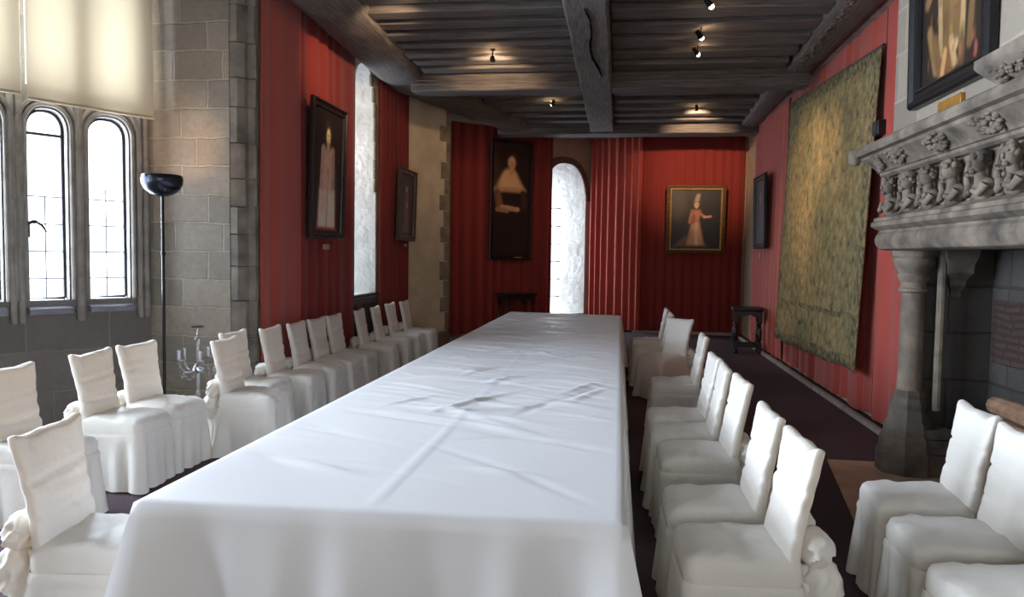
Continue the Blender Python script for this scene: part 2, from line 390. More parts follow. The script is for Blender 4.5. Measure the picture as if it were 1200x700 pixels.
# facet parallel to the room, then a return towards the near wall (both mostly outside the frame)
B = A + D * LB
h2 = [arch_outline(a, a + 0.5, 1.17, 2.66, 2.84, False) for a in (0.3, 1.0, 1.7, 2.4, 3.1)] + [arch_outline(a, a + 0.5, 3.02, 3.9, 4.1, False) for a in (0.3, 1.0, 1.7, 2.4, 3.1)]
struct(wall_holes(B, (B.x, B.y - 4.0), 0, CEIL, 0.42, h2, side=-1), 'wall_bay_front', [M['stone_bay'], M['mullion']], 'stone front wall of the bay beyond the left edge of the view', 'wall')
mb = MB(); mb.prism([(B.x, B.y - 4.0), (-3.5, B.y - 4.7), (-3.5, -3.6), (-3.9, -3.6), (-3.9, B.y - 5.0), (B.x - 0.4, B.y - 4.4)], 0, CEIL)
struct(mb, 'wall_left_near', M['stone'], 'near stone wall on the left behind the camera', 'wall')
wb = wall_holes((-3.9, -3.5), (3.0, -3.5), 0, CEIL, 0.4, [arch_outline(a, a + 0.9, 0.9, 2.8, 3.3, True) for a in (1.2, 2.5, 3.8, 5.1)], side=-1)
struct(wb, 'wall_back', [M['stone'], M['mullion']], 'stone wall with tall windows behind the camera', 'wall')
# stone mouldings of each lancet: frame shafts standing proud of the wall
for i, (a, b) in enumerate(low[:3]):
    w = thing('window_%d' % (i + 1), ['arched leaded window light next to the floor lamp', 'arched leaded window light with an iron casement latch', 'arched leaded window light cut off by the left edge of the photo'][i], 'window', (*bay((a + b) / 2, 0, 1.17)[:2], 1.17), kind='structure')
    # moulded surround
    for ins, off, rr in ((0.035, 0.012, 0.022), (0.085, 0.028, 0.02)):
        pts = arch_outline(a - ins, b + ins, 1.17, 2.66, 2.84 + ins, False, 9)
        m_ = MB(); m_.tube([bay(t, off, z) for t, z in pts[1:]] + [bay(a - ins, off, 1.17)], rr, 8)
        world_part(m_, 'window_frame', M['mullion'], w)
    g = MB(); o = arch_outline(a - 0.01, b + 0.01, 1.16, 2.66, 2.85, False)
    g.add([bay(t, -0.09, z) for t, z in o], [tuple(range(len(o)))]); world_part(g, 'window_pane', M['pane'], w)
    # iron casement and lead cames
    c = MB(); o = arch_outline(a + 0.012, b - 0.012, 1.185, 2.66, 2.825, False)
    c.tube([bay(t, -0.075, z) for t, z in o] + [bay(*(o[0][0], -0.075, o[0][1]))], 0.014, 6)
    world_part(c, 'casement', M['lead'], w)
    c = MB(); mid = (a + b) / 2
    for z in (1.36, 1.60, 1.84, 2.08):
        c.tube([bay(a, -0.075, z), bay(b, -0.075, z)], 0.005, 6)
    c.tube([bay(mid, -0.075, 1.18), bay(mid, -0.075, 2.08 + (0.1 if i == 0 else 0))], 0.005, 6)
    if i != 0: c.tube([bay(a, -0.075, 2.62), bay(b, -0.075, 2.62)], 0.014, 6)
    world_part(c, 'glazing_bars', M['lead'], w)
    if i == 1:
        c = MB(); c.tube([bay(b - 0.01, -0.05, 1.84), bay(b - 0.06, -0.02, 1.86), bay(b - 0.11, -0.02, 1.83), bay(b - 0.15, -0.02, 1.77)], [0.018, 0.016, 0.012, 0.006], 8)
        c.ball(bay(b - 0.05, -0.02, 1.855), (0.035, 0.03, 0.02), 10, 6); c.tube([bay(b - 0.015, -0.04, 1.86), bay(b - 0.015, -0.04, 1.72)], 0.014, 6)
        world_part(c, 'window_latch', M['black_metal'], w)
    # sloping sill
    s_ = MB(); vs = []
    for t in (a - 0.02, b + 0.02):
        vs += [bay(t, -0.1, 1.175), bay(t, 0.05, 1.10), bay(t, 0.05, 1.05), bay(t, -0.1, 1.05)]
    s_.add(vs, [(0, 1, 5, 4), (1, 2, 6, 5), (2, 3, 7, 6), (0, 3, 2, 1), (4, 5, 6, 7), (3, 0, 4, 7)]); world_part(s_, 'window_sill', M['sill'], w, bevel=0.006)
# tall wall shafts between the lights
for k, t in enumerate((0.05, 0.11, 0.65, 1.13, 1.19)):
    m_ = MB(); r0 = 0.028 if k != 2 else 0.035
    m_.tube([bay(t, 0.02, z) for z in (0.98, 1.05, 2.0, 3.0, CEIL)], r0, 10)
    struct(m_, 'trim_%d' % (k + 1), M['mullion'], ['stone shaft in the corner by the floor lamp', 'stone shaft just right of the window by the lamp', 'stone mullion shaft between the two lit windows', 'stone shaft left of the latched window', 'outermost stone shaft left of the latched window'][k], 'shaft')
# roller blinds
def blind(t0, t1, ztop, zb0, zb1, label):
    b = thing('roller_blind', label, 'blind', bay(t0, 0.13, zb0), group='roller blinds in the bay')
    m_ = MB(); nx, nz = 14, 18; fr = []; 
    for off in (0.13, 0.137):
        for j in range(nz + 1):
            for i in range(nx + 1):
                u = i / nx; v = j / nz; t = t0 + (t1 - t0) * u; z = (zb0 + (zb1 - zb0) * u) * (1 - v) + ztop * v
                fr.append(bay(t, off + 0.004 * math.sin(u * 9 + v * 4), z))
    n1 = (nx + 1) * (nz + 1); fs = []
    for s_ in (0, 1):
        for j in range(nz):
            for i in range(nx):
                q = s_ * n1 + j * (nx + 1) + i; fs.append((q, q + 1, q + nx + 2, q + nx + 1))
    m_.add(fr[:n1], fs[:nx * nz]); world_part(m_, 'blind_fabric', M['blind'], b)
    m_ = MB(); m_.tube([bay(t0, 0.134, zb0), bay(t1, 0.134, zb1)], 0.014, 8); world_part(m_, 'bottom_bar', M['blind'], b)
    m_ = MB(); m_.tube([bay(t0, 0.134, ztop), bay(t1, 0.134, ztop)], 0.03, 10); world_part(m_, 'roller', M['trim_pale'], b)
blind(0.02, 1.10, CEIL - 0.04, 2.87, 2.88, 'cream roller blind drawn over the top of both arched windows')
blind(1.145, 2.2, CEIL - 0.04, 2.91, 2.91, 'cream roller blind cut off by the left edge of the photo')

# pier at the end of the bay
mb = MB(); mb.prism([(-4.52, 6.9), (-3.68, 6.9), (-3.68, 7.6), (-4.75, 7.6), (-4.75, 6.95), (-4.66, 6.93)], 0, CEIL)
struct(mb, 'wall_pier', M['stone'], 'pale grey ashlar stone pier beside the window bay', 'wall')
rnd = random.Random(4)
mb = MB(); z = 0
while z < CEIL - 0.02:
    h = min(rnd.uniform(0.24, 0.36), CEIL - z); e = rnd.uniform(-0.012, 0.012)
    mb.prism([(-3.679, 6.9 + 0.004), (-3.60, 6.905 + e), (-3.555 + e, 6.95), (-3.54, 7.0), (-3.47 + e, 7.01), (-3.47, 7.06), (-3.679, 7.1)], z, z + h - 0.006); z += h
struct(mb, 'trim_6', M['stone_jamb'], 'darker weathered stone jamb edging the pier by the red curtain', 'stone jamb', bevel=0.006)

# left wall with a deep window niche
Lw = -3.5
lo_ = [arch_outline(2.75, 3.74, 1.06, 3.5, 4.2, True)]
bk_ = [arch_outline(2.95, 3.60, 1.06, 3.3, 3.9, True)]
struct(wall_holes((Lw, 7.02), (Lw, 12.3), 0, CEIL, 0.8, lo_, side=1, back=bk_), 'wall_left', [M['plaster'], M['plaster_white']], 'left plaster wall hung with red curtains', 'wall')
w = thing('window_4', 'whitewashed arched window niche between the two left portraits', 'window', (Lw - 0.7, 10.27, 1.06), kind='structure')
g = MB(); o = arch_outline(2.95, 3.60, 1.06, 3.3, 3.9, True); g.add([(Lw - 0.74, 7.02 + t, z) for t, z in o], [tuple(range(len(o)))]); world_part(g, 'window_pane', M['pane'], w)
g = MB()
for z in (1.5, 1.95, 2.4, 2.85, 3.3): g.tube([(Lw - 0.73, 7.02 + 2.96, z), (Lw - 0.73, 7.02 + 3.59, z)], 0.008, 6)
for t in (3.11, 3.27, 3.43): g.tube([(Lw - 0.73, 7.02 + t, 1.06), (Lw - 0.73, 7.02 + t, 3.8)], 0.008, 6)
world_part(g, 'glazing_bars', M['lead'], w)
g = MB(); g.box((Lw - 0.05, 9.74, 1.02), (Lw + 0.05, 10.8, 1.06)); world_part(g, 'window_sill', M['oak_dark'], w, bevel=0.006)
# jagged stone edge on the far side of the niche head
rnd = random.Random(9); g = MB(); z = 2.5
while z < 4.05:
    h = rnd.uniform(0.14, 0.24); e = rnd.uniform(0.0, 0.035); f_ = max(0.0, (z - 3.45) / 0.7)
    y = 10.755 - 0.30 * f_ ** 1.6
    g.box((Lw - 0.02, y - 0.045 - e, z), (Lw + 0.012, y + 0.06, z + h - 0.008)); z += h
world_part(g, 'window_frame', M['quoin'], w, bevel=0.008)
# dark panelling under the niche
mb = MB(); mb.box((Lw, 9.78, 0.0), (Lw + 0.03, 10.76, 1.0))
for y in (9.83, 10.16, 10.49): mb.box((Lw + 0.03, y, 0.12), (Lw + 0.042, y + 0.22, 0.92))
struct(mb, 'wall_panel', M['oak_dark'], 'dark boarding under the niche window', 'panelling', bevel=0.004)

# canted plaster pier and quoins
mb = MB(); mb.prism([(-3.5, 12.25), (-2.93, 13.05), (-2.99, 13.3), (-3.2, 13.5), (-4.4, 13.5), (-4.4, 12.25)], 0, CEIL)
struct(mb, 'wall_canted', M['plaster'], 'canted cream plaster wall past the left portraits', 'wall')
dv = (Vector((-2.93, 13.05)) - Vector((-3.5, 12.25))).normalized(); nv = Vector((dv.y, -dv.x))
rnd = random.Random(12); mb = MB(); z = 0; k = 0
while z < 4.1:
    h = rnd.uniform(0.26, 0.36); L = (0.10 if k % 2 else 0.2) + rnd.uniform(-.03, .03)
    e = Vector((-2.93, 13.05)); p0 = e - dv * L + nv * 0.012; p1 = e + nv * 0.012 + dv * 0.012; p2 = e + Vector((-0.03, 0.2)) ; p3 = e - dv * L - nv * 0.05
    mb.prism([tuple(p0), tuple(p1), (p2.x + 0.015, p2.y), tuple(p3)], z, min(z + h - 0.01, CEIL)); z += h; k += 1
struct(mb, 'trim_7', M['quoin'], 'alternating stone quoins edging the cream canted wall', 'quoins', bevel=0.008)

# far canted wall with the arched window
G0 = Vector((-3.35, 14.95)); GD = Vector((0.736, 0.677)).normalized(); gn = Vector((GD.y, -GD.x))
def gp(t, off, z): q = G0 + GD * t + gn * off; return (q.x, q.y, z)
fo = arch_outline(2.32 + 1.2, 3.50 + 1.2, 0.35, 2.85, 3.66, True, 9); fb = arch_outline(2.45 + 1.2, 3.25 + 1.2, 0.35, 2.6, 3.3, True, 9)
P0 = G0 - GD * 1.2
struct(wall_holes(P0, G0 + GD * 3.75, 0, CEIL, 0.7, [fo], side=1, back=[fb]), 'wall_far_canted', [M['wall_pink'], M['plaster_white']], 'far canted pinkish wall with an arched window', 'wall')
w = thing('window_5', 'bright arched window recess behind the far end of the table', 'window', gp(2.9, 0, 0.35), kind='structure')
rg = []
for ins, off in ((-0.01, 0.0), (-0.01, 0.035), (0.11, 0.045), (0.13, 0.0)):
    rg.append([gp(t - 1.2, off, z) for t, z in arch_outline(2.32 + 1.2 - ins, 3.5 + 1.2 + ins, 2.75, 2.85, 3.66 + ins, True, 12)[2:-0 or None]])
m_ = MB(); m_.rings([r for r in rg], closed=False); world_part(m_, 'window_arch', M['arch_brick'], w)
g = MB(); g.add([gp(t - 1.2, -0.6, z) for t, z in fb], [tuple(range(len(fb)))]); world_part(g, 'window_pane', M['pane'], w)
g = MB()
g.tube([gp(2.46, -0.58, 0.4), gp(2.46, -0.58, 2.6)], 0.02, 6); g.tube([gp(2.85, -0.58, 0.4), gp(2.85, -0.58, 3.3)], 0.02, 6)
for z in (0.7, 1.1, 1.5, 1.9, 2.3, 2.7): g.tube([gp(2.45, -0.58, z), gp(3.25, -0.58, z)], 0.011, 6)
world_part(g, 'glazing_bars', M['lead'], w)
# far wall
E0 = tuple((G0 + GD * 3.75)); E1 = (0.47, 16.85); E2 = (2.75, 16.85)
mb = MB(); mb.prism([E0, E1, E2, (2.75, 17.9), (E0[0] - .5, 18.2)], 0, CEIL); struct(mb, 'wall_far', M['wall_pink'], 'far end wall behind the red curtains', 'wall')
mb = MB(); mb.prism([(2.62, 6.4), (3.1, 6.4), (3.1, 17), (2.62, 17)][::-1], 0, CEIL); struct(mb, 'wall_right', M['plaster'], 'right wall hung with red curtain and tapestry', 'wall')
mb = MB(); mb.prism([(2.62, -3.6), (3.1, -3.6), (3.1, 1.6), (2.62, 1.6)][::-1], 0, CEIL); struct(mb, 'wall_right_near', M['stone'], 'near right stone wall past the fireplace', 'wall')
mb = MB(); mb.prism([(2.16, 1.6), (2.16, 6.6), (3.1, 6.6), (3.1, 1.6)], 2.50, CEIL); struct(mb, 'wall_chimney', M['stone_chimney'], 'tan stone chimney breast above the mantel', 'chimney breast')
mb = MB(); mb.box((2.85, 1.5, 0), (3.1, 6.5, 2.5)); struct(mb, 'wall_hearth', M['soot'], 'wall behind the fireplace', 'wall')

# trims
mb = MB(); mb.box((2.48, 6.7, 4.09), (2.62, 16.2, 4.19)); struct(mb, 'trim_8', M['trim_pale'], 'pale strip over the right red curtain', 'trim', bevel=0.01)
mb = MB(); mb.box((-3.5, 7.05, 4.27), (-3.38, 12.2, 4.37)); struct(mb, 'trim_9', M['trim_pale'], 'pale strip over the left red curtain', 'trim', bevel=0.01)
mb = MB(); mb.box((2.42, 7.3, 0), (2.47, 16.0, 0.05)); struct(mb, 'baseboard_right', M['trim_pale'], 'pale narrow skirting along the right curtain', 'baseboard')
mb = MB(); mb.box((0.3, 16.55, 0), (2.5, 16.6, 0.06)); struct(mb, 'baseboard_far', M['trim_pale'], 'pale narrow skirting under the far right curtain', 'baseboard')

# ------------------------------------------------------------------ ceiling timbers
def beam(name, lo, hi, label, mat, group=None, bevel=0.02, cat='beam'):
    m_ = MB(); x0, y0, z0 = lo; x1, y1, z1 = hi
    L = max(x1 - x0, y1 - y0); n = max(2, int(L / 0.25)); along = 0 if x1 - x0 > y1 - y0 else 1
    rg = []; sd = sum(map(ord, label))
    for i in range(n + 1):
        u = i / n; ring = []
        for a, b in ((0, 0), (0.5, 0), (1, 0), (1, 0.5), (1, 1), (0, 1), (0, 0.5)):
            if along == 0: p = Vector((x0 + (x1 - x0) * u, y0 + (y1 - y0) * a, z0 + (z1 - z0) * b))
            else: p = Vector((x0 + (x1 - x0) * a, y0 + (y1 - y0) * u, z0 + (z1 - z0) * b))
            k = noise.noise(Vector((sd + p.x * 1.6, p.y * 1.6, p.z * 1.6 + a * 3))) * 0.014
            ring.append((p.x + (k if along else 0), p.y + (0 if along else k), p.z + k * (1 if b < 1 else 0)))
        rg.append(ring)
    m_.rings(rg, True, True, True)
    o = m_.build(name, mat, angle=30, bevel=bevel); tag(o, label, cat, group, 'structure'); return o

beam('ceiling_beam', (-0.55, 5.2, 3.84), (-0.15, 10.62, 4.42), 'wide cracked oak spine beam running down the middle of the near ceiling', M['oak_y'])
beam('ceiling_beam', (-0.60, 10.98, 4.0), (-0.16, 14.9, 4.42), 'oak spine beam stub beyond the crossbeam', M['oak_y'])
beam('ceiling_beam', (-2.95, 10.62, 3.90), (2.42, 10.98, 4.42), 'moulded oak crossbeam across the whole room', M['oak'])
m_ = MB()
for z in (4.00, 4.05): m_.tube([(-2.9, 10.61, z), (2.42, 10.61, z)], 0.014, 6)
tag(m_.build('ceiling_moulding', M['oak']), 'thin moulding line along the front of the crossbeam', 'moulding', None, 'structure')
beam('ceiling_beam', (-2.4, 14.9, 3.97), (2.62, 15.4, 4.42), 'dark oak header beam before the far wall', M['oak'])
# wall plates
def plate(name, quad, z0, z1, label, mat, round_=0.06):
    (ax, ay), (bx, by), (cx, cy), (dx, dy) = quad      # a,b = near end inner/outer, c,d = far end outer/inner
    rg = []; n = 22
    for i in range(n + 1):
        u = i / n; ix, iy = ax + (dx - ax) * u, ay + (dy - ay) * u; ox, oy = bx + (cx - bx) * u, by + (cy - by) * u
        ring = []
        for k, (s_, z) in enumerate(((0, z1), (0, z0 + round_ * 1.6), (0.08, z0 + round_ * .5), (0.25, z0), (0.75, z0), (0.92, z0 + round_ * .5), (1, z0 + round_ * 1.6), (1, z1))):
            j = noise.noise(Vector((ix * 2 + 5 * k, iy * 1.7, z0))) * 0.018
            ring.append((ix + (ox - ix) * s_ + j, iy + (oy - iy) * s_, z + (j if z < z1 else 0)))
        rg.append(ring)
    m_ = MB(); m_.rings(rg, True, True, True)
    return tag(m_.build(name, mat, angle=40), label, 'beam', None, 'structure')
plate('ceiling_beam', [(-2.50, 5.6), (-3.20, 5.6), (-3.46, 11.3), (-2.80, 11.2)], 4.02, CEIL, 'rounded oak wall beam above the left red curtain', M['oak_y'], 0.09)
plate('ceiling_beam', [(1.94, 5.4), (2.42, 5.4), (2.48, 10.62), (2.12, 10.62)], 4.06, CEIL, 'carved oak wall beam along the right side of the ceiling', M['oak_y'], 0.02)
plate('ceiling_beam', [(2.06, 10.98), (2.46, 10.98), (2.5, 14.9), (2.2, 14.9)], 4.06, CEIL, 'oak wall beam on the right beyond the crossbeam', M['oak_y'], 0.03)
plate('ceiling_beam', [(-2.75, 11.0), (-3.30, 11.3), (-2.25, 14.75), (-1.78, 14.4)], 3.98, CEIL, 'slanting brown oak beam over the cream canted wall', M['oak'], 0.03)
mb = MB(); mb.prism([gp(-0.3, 0.10, 0)[:2], gp(1.25, 0.10, 0)[:2], gp(1.25, 0.0, 0)[:2], gp(-0.3, 0.0, 0)[:2]], 4.24, 4.36); struct(mb, 'trim_10', M['trim_pale'], 'pale board over the dark curtain with the tall portrait', 'trim')
# carved vine running along the right wall beam
m_ = MB()
for k in range(46):
    y = 7.4 + k * 0.07; x = 1.975 + 0.031 * (y - 5.4)
    m_.ball((x + 0.07 + 0.02 * math.sin(k * 1.3), y, 4.062 + 0.004 * math.sin(k)), (0.026, 0.035, 0.014), 8, 5)
    m_.ball((x + 0.13 + 0.02 * math.cos(k * 1.1), y + 0.03, 4.062), (0.016, 0.026, 0.01), 6, 4)
tag(m_.build('ceiling_carving', M['oak_carved']), 'carved vine trail on the underside of the right wall beam', 'carving', None, 'structure')
m_ = MB()
top = []; n = 60
for k in range(n + 1):
    u = k / n; x = -0.36 + 0.03 * math.sin(u * 9) + 0.07 * u + 0.012 * noise.noise(Vector((u * 14, 2, 0))); wv = 0.014 * math.sin(u * PI) * (0.6 + 0.8 * abs(noise.noise(Vector((u * 6, 5, 0)))))
    top.append([(x - wv, 7.0 + 2.9 * u, 3.823), (x + wv, 7.0 + 2.9 * u, 3.823), (x + wv, 7.0 + 2.9 * u, 3.85), (x - wv, 7.0 + 2.9 * u, 3.85)])
m_.rings(top, True, True, True)
tag(m_.build('ceiling_crack', M['crack']), 'long dark crack in the underside of the spine beam', 'crack', None, 'structure')
# joists
jl = [10.26, 9.86, 9.46, 9.06, 8.66, 8.26, 7.84, 7.4, 6.98]
for k, y in enumerate(jl):
    beam('ceiling_joist', (-2.72, y, 4.11 + 0.012 * (k % 2)), (-0.56, y + 0.22, CEIL), 'oak joist left of the near spine beam, %s from the crossbeam' % ORD[k], M['oak'], 'near left ceiling joists', 0.012, 'joist')
jr = [10.15, 9.62, 9.05, 8.5, 7.95, 7.4]
for k, y in enumerate(jr):
    beam('ceiling_joist', (-0.14, y, 4.10 + 0.01 * (k % 2)), (2.06, y + 0.32, CEIL), 'broad oak joist right of the near spine beam, %s from the crossbeam' % ORD[k], M['oak'], 'near right ceiling joists', 0.012, 'joist')
for k, y in enumerate([11.35, 11.95, 12.55, 13.15, 13.75, 14.35]):
    beam('ceiling_joist', (-2.5 + 0.12 * k, y, 4.12), (-0.61, y + 0.26, CEIL), 'oak joist left of the far spine beam, %s beyond the crossbeam' % ORD[k], M['oak'], 'far left ceiling joists', 0.012, 'joist')
    beam('ceiling_joist', (-0.15, y, 4.12), (2.18, y + 0.26, CEIL), 'oak joist right of the far spine beam, %s beyond the crossbeam' % ORD[k], M['oak'], 'far right ceiling joists', 0.012, 'joist')

# ------------------------------------------------------------------ ceiling spotlights
def spotlight(x, y, z, aim, power, ang, label, glow=1.5, aimcol=(1.0, 0.66, 0.40)):
    t = thing('ceiling_spotlight', label, 'spotlight', (x, y, z), group='small ceiling spotlights')
    d = (Vector(aim) - Vector((x, y, z))).normalized(); q = d.to_track_quat('Z', 'Y').to_matrix().to_4x4()
    m_ = MB(); m_.lathe([(0.012, -0.09), (0.026, -0.085), (0.03, -0.03), (0.036, 0.0), (0.033, 0.0), (0.027, -0.03)], n=16); m_.xform(q); m_.build('lamp_housing', M['black_metal'], t)
    m_ = MB(); m_.ball((0, 0, 0.012), 0.026, 12, 8); m_.xform(q); m_.build('bulb', M['bulb'], t)
    m_ = MB(); m_.tube([(0, 0, 0.02), (0, 0, 4.12 - z)], 0.008, 6); m_.lathe([(0.03, 4.105 - z), (0.03, 4.125 - z)], n=12); m_.build('bracket', M['black_metal'], t)
    p = Vector((x, y, z)) + d * 0.05
    spot('spot_beam', p, aim, power, ang, 1.0, aimcol)
    if glow: point('spot_glow', Vector((x, y, z)) + Vector((0.0, -0.02, 0.035)) + d * 0.03, glow)
spotlight(-1.58, 9.37, 4.0, (-1.75, 10.65, 3.98), 90, 80, 'lit spotlight on the left joists, bright before the crossbeam', 6)
spotlight(0.80, 7.56, 4.0, (2.5, 8.6, 2.2), 40, 60, 'lit spotlight at the top edge of the photo, right of the spine beam', 1.6)
spotlight(0.82, 8.62, 4.0, (2.5, 10.4, 2.4), 160, 55, 'lit spotlight on the right joists, middle of the three', 1.6)
spotlight(0.85, 9.3, 4.0, (2.5, 11.0, 2.6), 160, 55, 'lit spotlight on the right joists, nearest the crossbeam', 1.6)
spotlight(-1.72, 7.05, 4.0, (-3.46, 9.15, 3.6), 190, 52, 'spotlight on the left joists glowing at the top edge of the photo', 2)
spotlight(-1.12, 12.44, 4.06, (-2.4, 15.6, 3.0), 30, 50, 'spotlight glowing beyond the crossbeam left of the spine beam', 2.5)
spotlight(1.2, 13.02, 4.06, (1.55, 16.5, 3.5), 420, 50, 'spotlight glowing beyond the crossbeam right of the spine beam', 2.0)

# ------------------------------------------------------------------ curtains
def curtain(P0, P1, z0, z1, label, mat, amp=0.03, lam=0.22, seed=0, group=None, flare=0.3, off=0.05, side=1, seam=None):
    P0 = Vector(P0); P1 = Vector(P1); d = P1 - P0; L = d.length; d.normalize(); n = Vector((d.y, -d.x)) * side
    NX = max(24, int(L / 0.022)); NZ = 16; front = []; back = []
    for j in range(NZ + 1):
        v = j / NZ; z = z0 + (z1 - z0) * v
        for i in range(NX + 1):
            s_ = L * i / NX
            ph = 2 * PI * s_ / lam + 2.2 * noise.noise(Vector((s_ * 1.3, seed, 0))) * 2
            a = amp * (0.6 + 0.5 * noise.noise(Vector((s_ * 0.9, seed + 5, v * 0.7))) + flare * (1 - v))
            w = math.sin(ph); w = math.copysign(abs(w) ** 0.7, w)
            k = off + a * w + 0.02 * noise.noise(Vector((s_ * 2.1, seed + 3, v * 1.5)))
            if seam:
                for q in seam: k -= 0.035 * math.exp(-((s_ - q) / 0.025) ** 2)
            zz = z + (0.02 * noise.noise(Vector((s_ * 2, seed, 7))) if j == 0 else 0)
            p = P0 + d * s_ + n * k; front.append((p.x, p.y, zz)); p = p - n * 0.014; back.append((p.x, p.y, zz))
    W = NX + 1; T = W * (NZ + 1); fs = []
    for j in range(NZ):
        for i in range(NX):
            q = j * W + i; fs.append((q, q + 1, q + W + 1, q + W)); fs.append((T + q, T + q + W, T + q + W + 1, T + q + 1))
    for i in range(NX):
        fs.append((i, T + i, T + i + 1, i + 1)); q = NZ * W + i; fs.append((q, q + 1, T + q + 1, T + q))
    for j in range(NZ):
        q = j * W; fs.append((q, q + W, T + q + W, T + q)); q = j * W + NX; fs.append((q, T + q, T + q + W, q + W))
    m_ = MB(); m_.add(front + back, fs)
    return tag(m_.build('curtain', mat, angle=60), label, 'curtain', group)
GL, GR_, GF = 'red curtains on the left wall', 'red curtains on the right wall', 'red curtains at the far end'
curtain((Lw, 7.08), (Lw, 7.98), 0.03, 4.28, 'red curtain panel hanging next to the stone pier', M['red'], 0.016, 0.4, 1, GL, off=0.06)
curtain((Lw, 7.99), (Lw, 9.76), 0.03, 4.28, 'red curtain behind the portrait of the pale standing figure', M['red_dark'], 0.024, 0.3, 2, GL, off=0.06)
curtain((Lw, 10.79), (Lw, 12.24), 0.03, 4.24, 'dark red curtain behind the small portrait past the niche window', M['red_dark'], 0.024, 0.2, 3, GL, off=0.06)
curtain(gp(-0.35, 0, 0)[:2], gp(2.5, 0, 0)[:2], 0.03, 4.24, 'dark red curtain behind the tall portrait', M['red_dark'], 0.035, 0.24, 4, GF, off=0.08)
curtain((E0[0], E0[1] - 0.1), (0.50, 16.70), 0.05, 4.2, 'sunlit deeply pleated red curtain right of the arched window', M['red'], 0.055, 0.17, 5, GF, off=0.13)
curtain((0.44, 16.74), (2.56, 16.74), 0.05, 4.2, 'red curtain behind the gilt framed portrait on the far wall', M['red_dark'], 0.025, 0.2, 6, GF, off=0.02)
curtain((2.62, 15.2), (2.62, 12.35), 0.05, 4.09, 'red curtain right of the far corner behind the small dark portrait', M['red'], 0.022, 0.34, 7, GR_, off=0.09)
curtain((2.62, 12.34), (2.62, 8.06), 0.05, 4.09, 'red curtain hanging behind the tapestry', M['red'], 0.016, 0.52, 8, GR_, off=0.07, flare=1.2, seam=[0.9, 1.9, 3.0, 3.9])
curtain((2.62, 8.05), (2.62, 6.75), 0.05, 4.09, 'red curtain panel between the tapestry and the fireplace', M['red'], 0.018, 0.42, 9, GR_, off=0.08)

# ------------------------------------------------------------------ tapestry
t = thing('tapestry', 'large green and ochre verdure tapestry on the right wall', 'tapestry', (2.46, 10.2, 0.4))
m_ = MB(); NU, NV = 60, 50; vs = []; uv = []
for j in range(NV + 1):
    for i in range(NU + 1):
        u = i / NU; v = j / NV                               # u: far -> near
        y = (12.30 * (1 - u) + 8.20 * u) * (1 - v) + (12.02 * (1 - u) + 8.0 * u) * v
        z = (0.40 * (1 - u) + 0.48 * u + 0.015 * math.sin(u * 23)) * (1 - v) + (3.93 * (1 - u) + 3.69 * u) * v
        x = 2.41 + 0.07 * v + 0.012 * math.sin(u * 17 + v) * (1 - v)
        vs.append((x, y, z)); uv.append((u * 4.1, v * 3.4))
W = NU + 1; fs = [(j * W + i, j * W + i + 1, j * W + W + i + 1, j * W + W + i) for j in range(NV) for i in range(NU)]
m_.add(vs, fs, [[uv[k] for k in f] for f in fs])
bor = [0] * len(fs); k = 0
for j in range(NV):
    for i in range(NU):
        if i < 2 or i >= NU - 3 or j < 2 or j >= NV - 2 or j == 8: bor[k] = 1
        k += 1
m_.mi = bor
o = world_part(m_, 'woven_panel', [M['tapestry'], M['tapestry_border']], t, angle=80)
sol = o.modifiers.new('thick', 'SOLIDIFY'); sol.thickness = 0.012; sol.offset = 0
m_ = MB(); m_.tube([(2.495, 12.05, 3.95), (2.495, 7.98, 3.71)], 0.014, 8); world_part(m_, 'hanging_rod', M['oak_dark'], t)

# ------------------------------------------------------------------ paintings
class Art:
    def __init__(s, bg, dy=0, gain=1.0): s.l = []; s.bg = bg; s.dy = dy; s.gain = gain
    def ell(s, cx, cy, rx, ry, c, soft=0.25, a=1): s.l.append(('e', cx, cy, rx, ry, c, soft, a)); return s
    def trap(s, y0, x0, w0, y1, x1, w1, c, soft=0.03, a=1): s.l.append(('t', y0, x0, w0, y1, x1, w1, c, soft, a)); return s
    def cap(s, x0, y0, x1, y1, r, c, soft=0.3, a=1): s.l.append(('c', x0, y0, x1, y1, r, c, soft, a)); return s
    def at(s, x, y):
        y += s.dy
        n = noise.noise(Vector((x * 5, y * 5, 3.3))) * 0.5 + noise.noise(Vector((x * 19, y * 19, 1.3))) * 0.35
        c = [max(0, q * (1 + 0.5 * n)) for q in s.bg]
        for L in s.l:
            if L[0] == 'e':
                _, cx, cy, rx, ry, col, so, al = L; d = math.hypot((x - cx) / rx, (y - cy) / ry); k = 1 - sstep(1 - so, 1 + so, d)
            elif L[0] == 't':
                _, y0, x0, w0, y1, x1, w1, col, so, al = L
                u = (y - y0) / (y1 - y0); uc = max(0, min(1, u)); xc = x0 + (x1 - x0) * uc; w = w0 + (w1 - w0) * uc
                k = (1 - sstep(w - so, w + so, abs(x - xc))) * sstep(min(y0, y1) - so, min(y0, y1) + so, y) * (1 - sstep(max(y0, y1) - so, max(y0, y1) + so, y))
            else:
                _, x0, y0, x1, y1, r, col, so, al = L; vx, vy = x1 - x0, y1 - y0; q = max(0, min(1, ((x - x0) * vx + (y - y0) * vy) / (vx * vx + vy * vy + 1e-9)))
                d = math.hypot(x - x0 - q * vx, y - y0 - q * vy) / r; k = 1 - sstep(1 - so, 1 + so, d)
            k *= al
            if k > 0:
                sh = 1 + 0.45 * n
                c = [c[i] * (1 - k) + max(0, col[i] * sh) * k for i in range(3)]
        return [min(0.9, q * s.gain) for q in c]

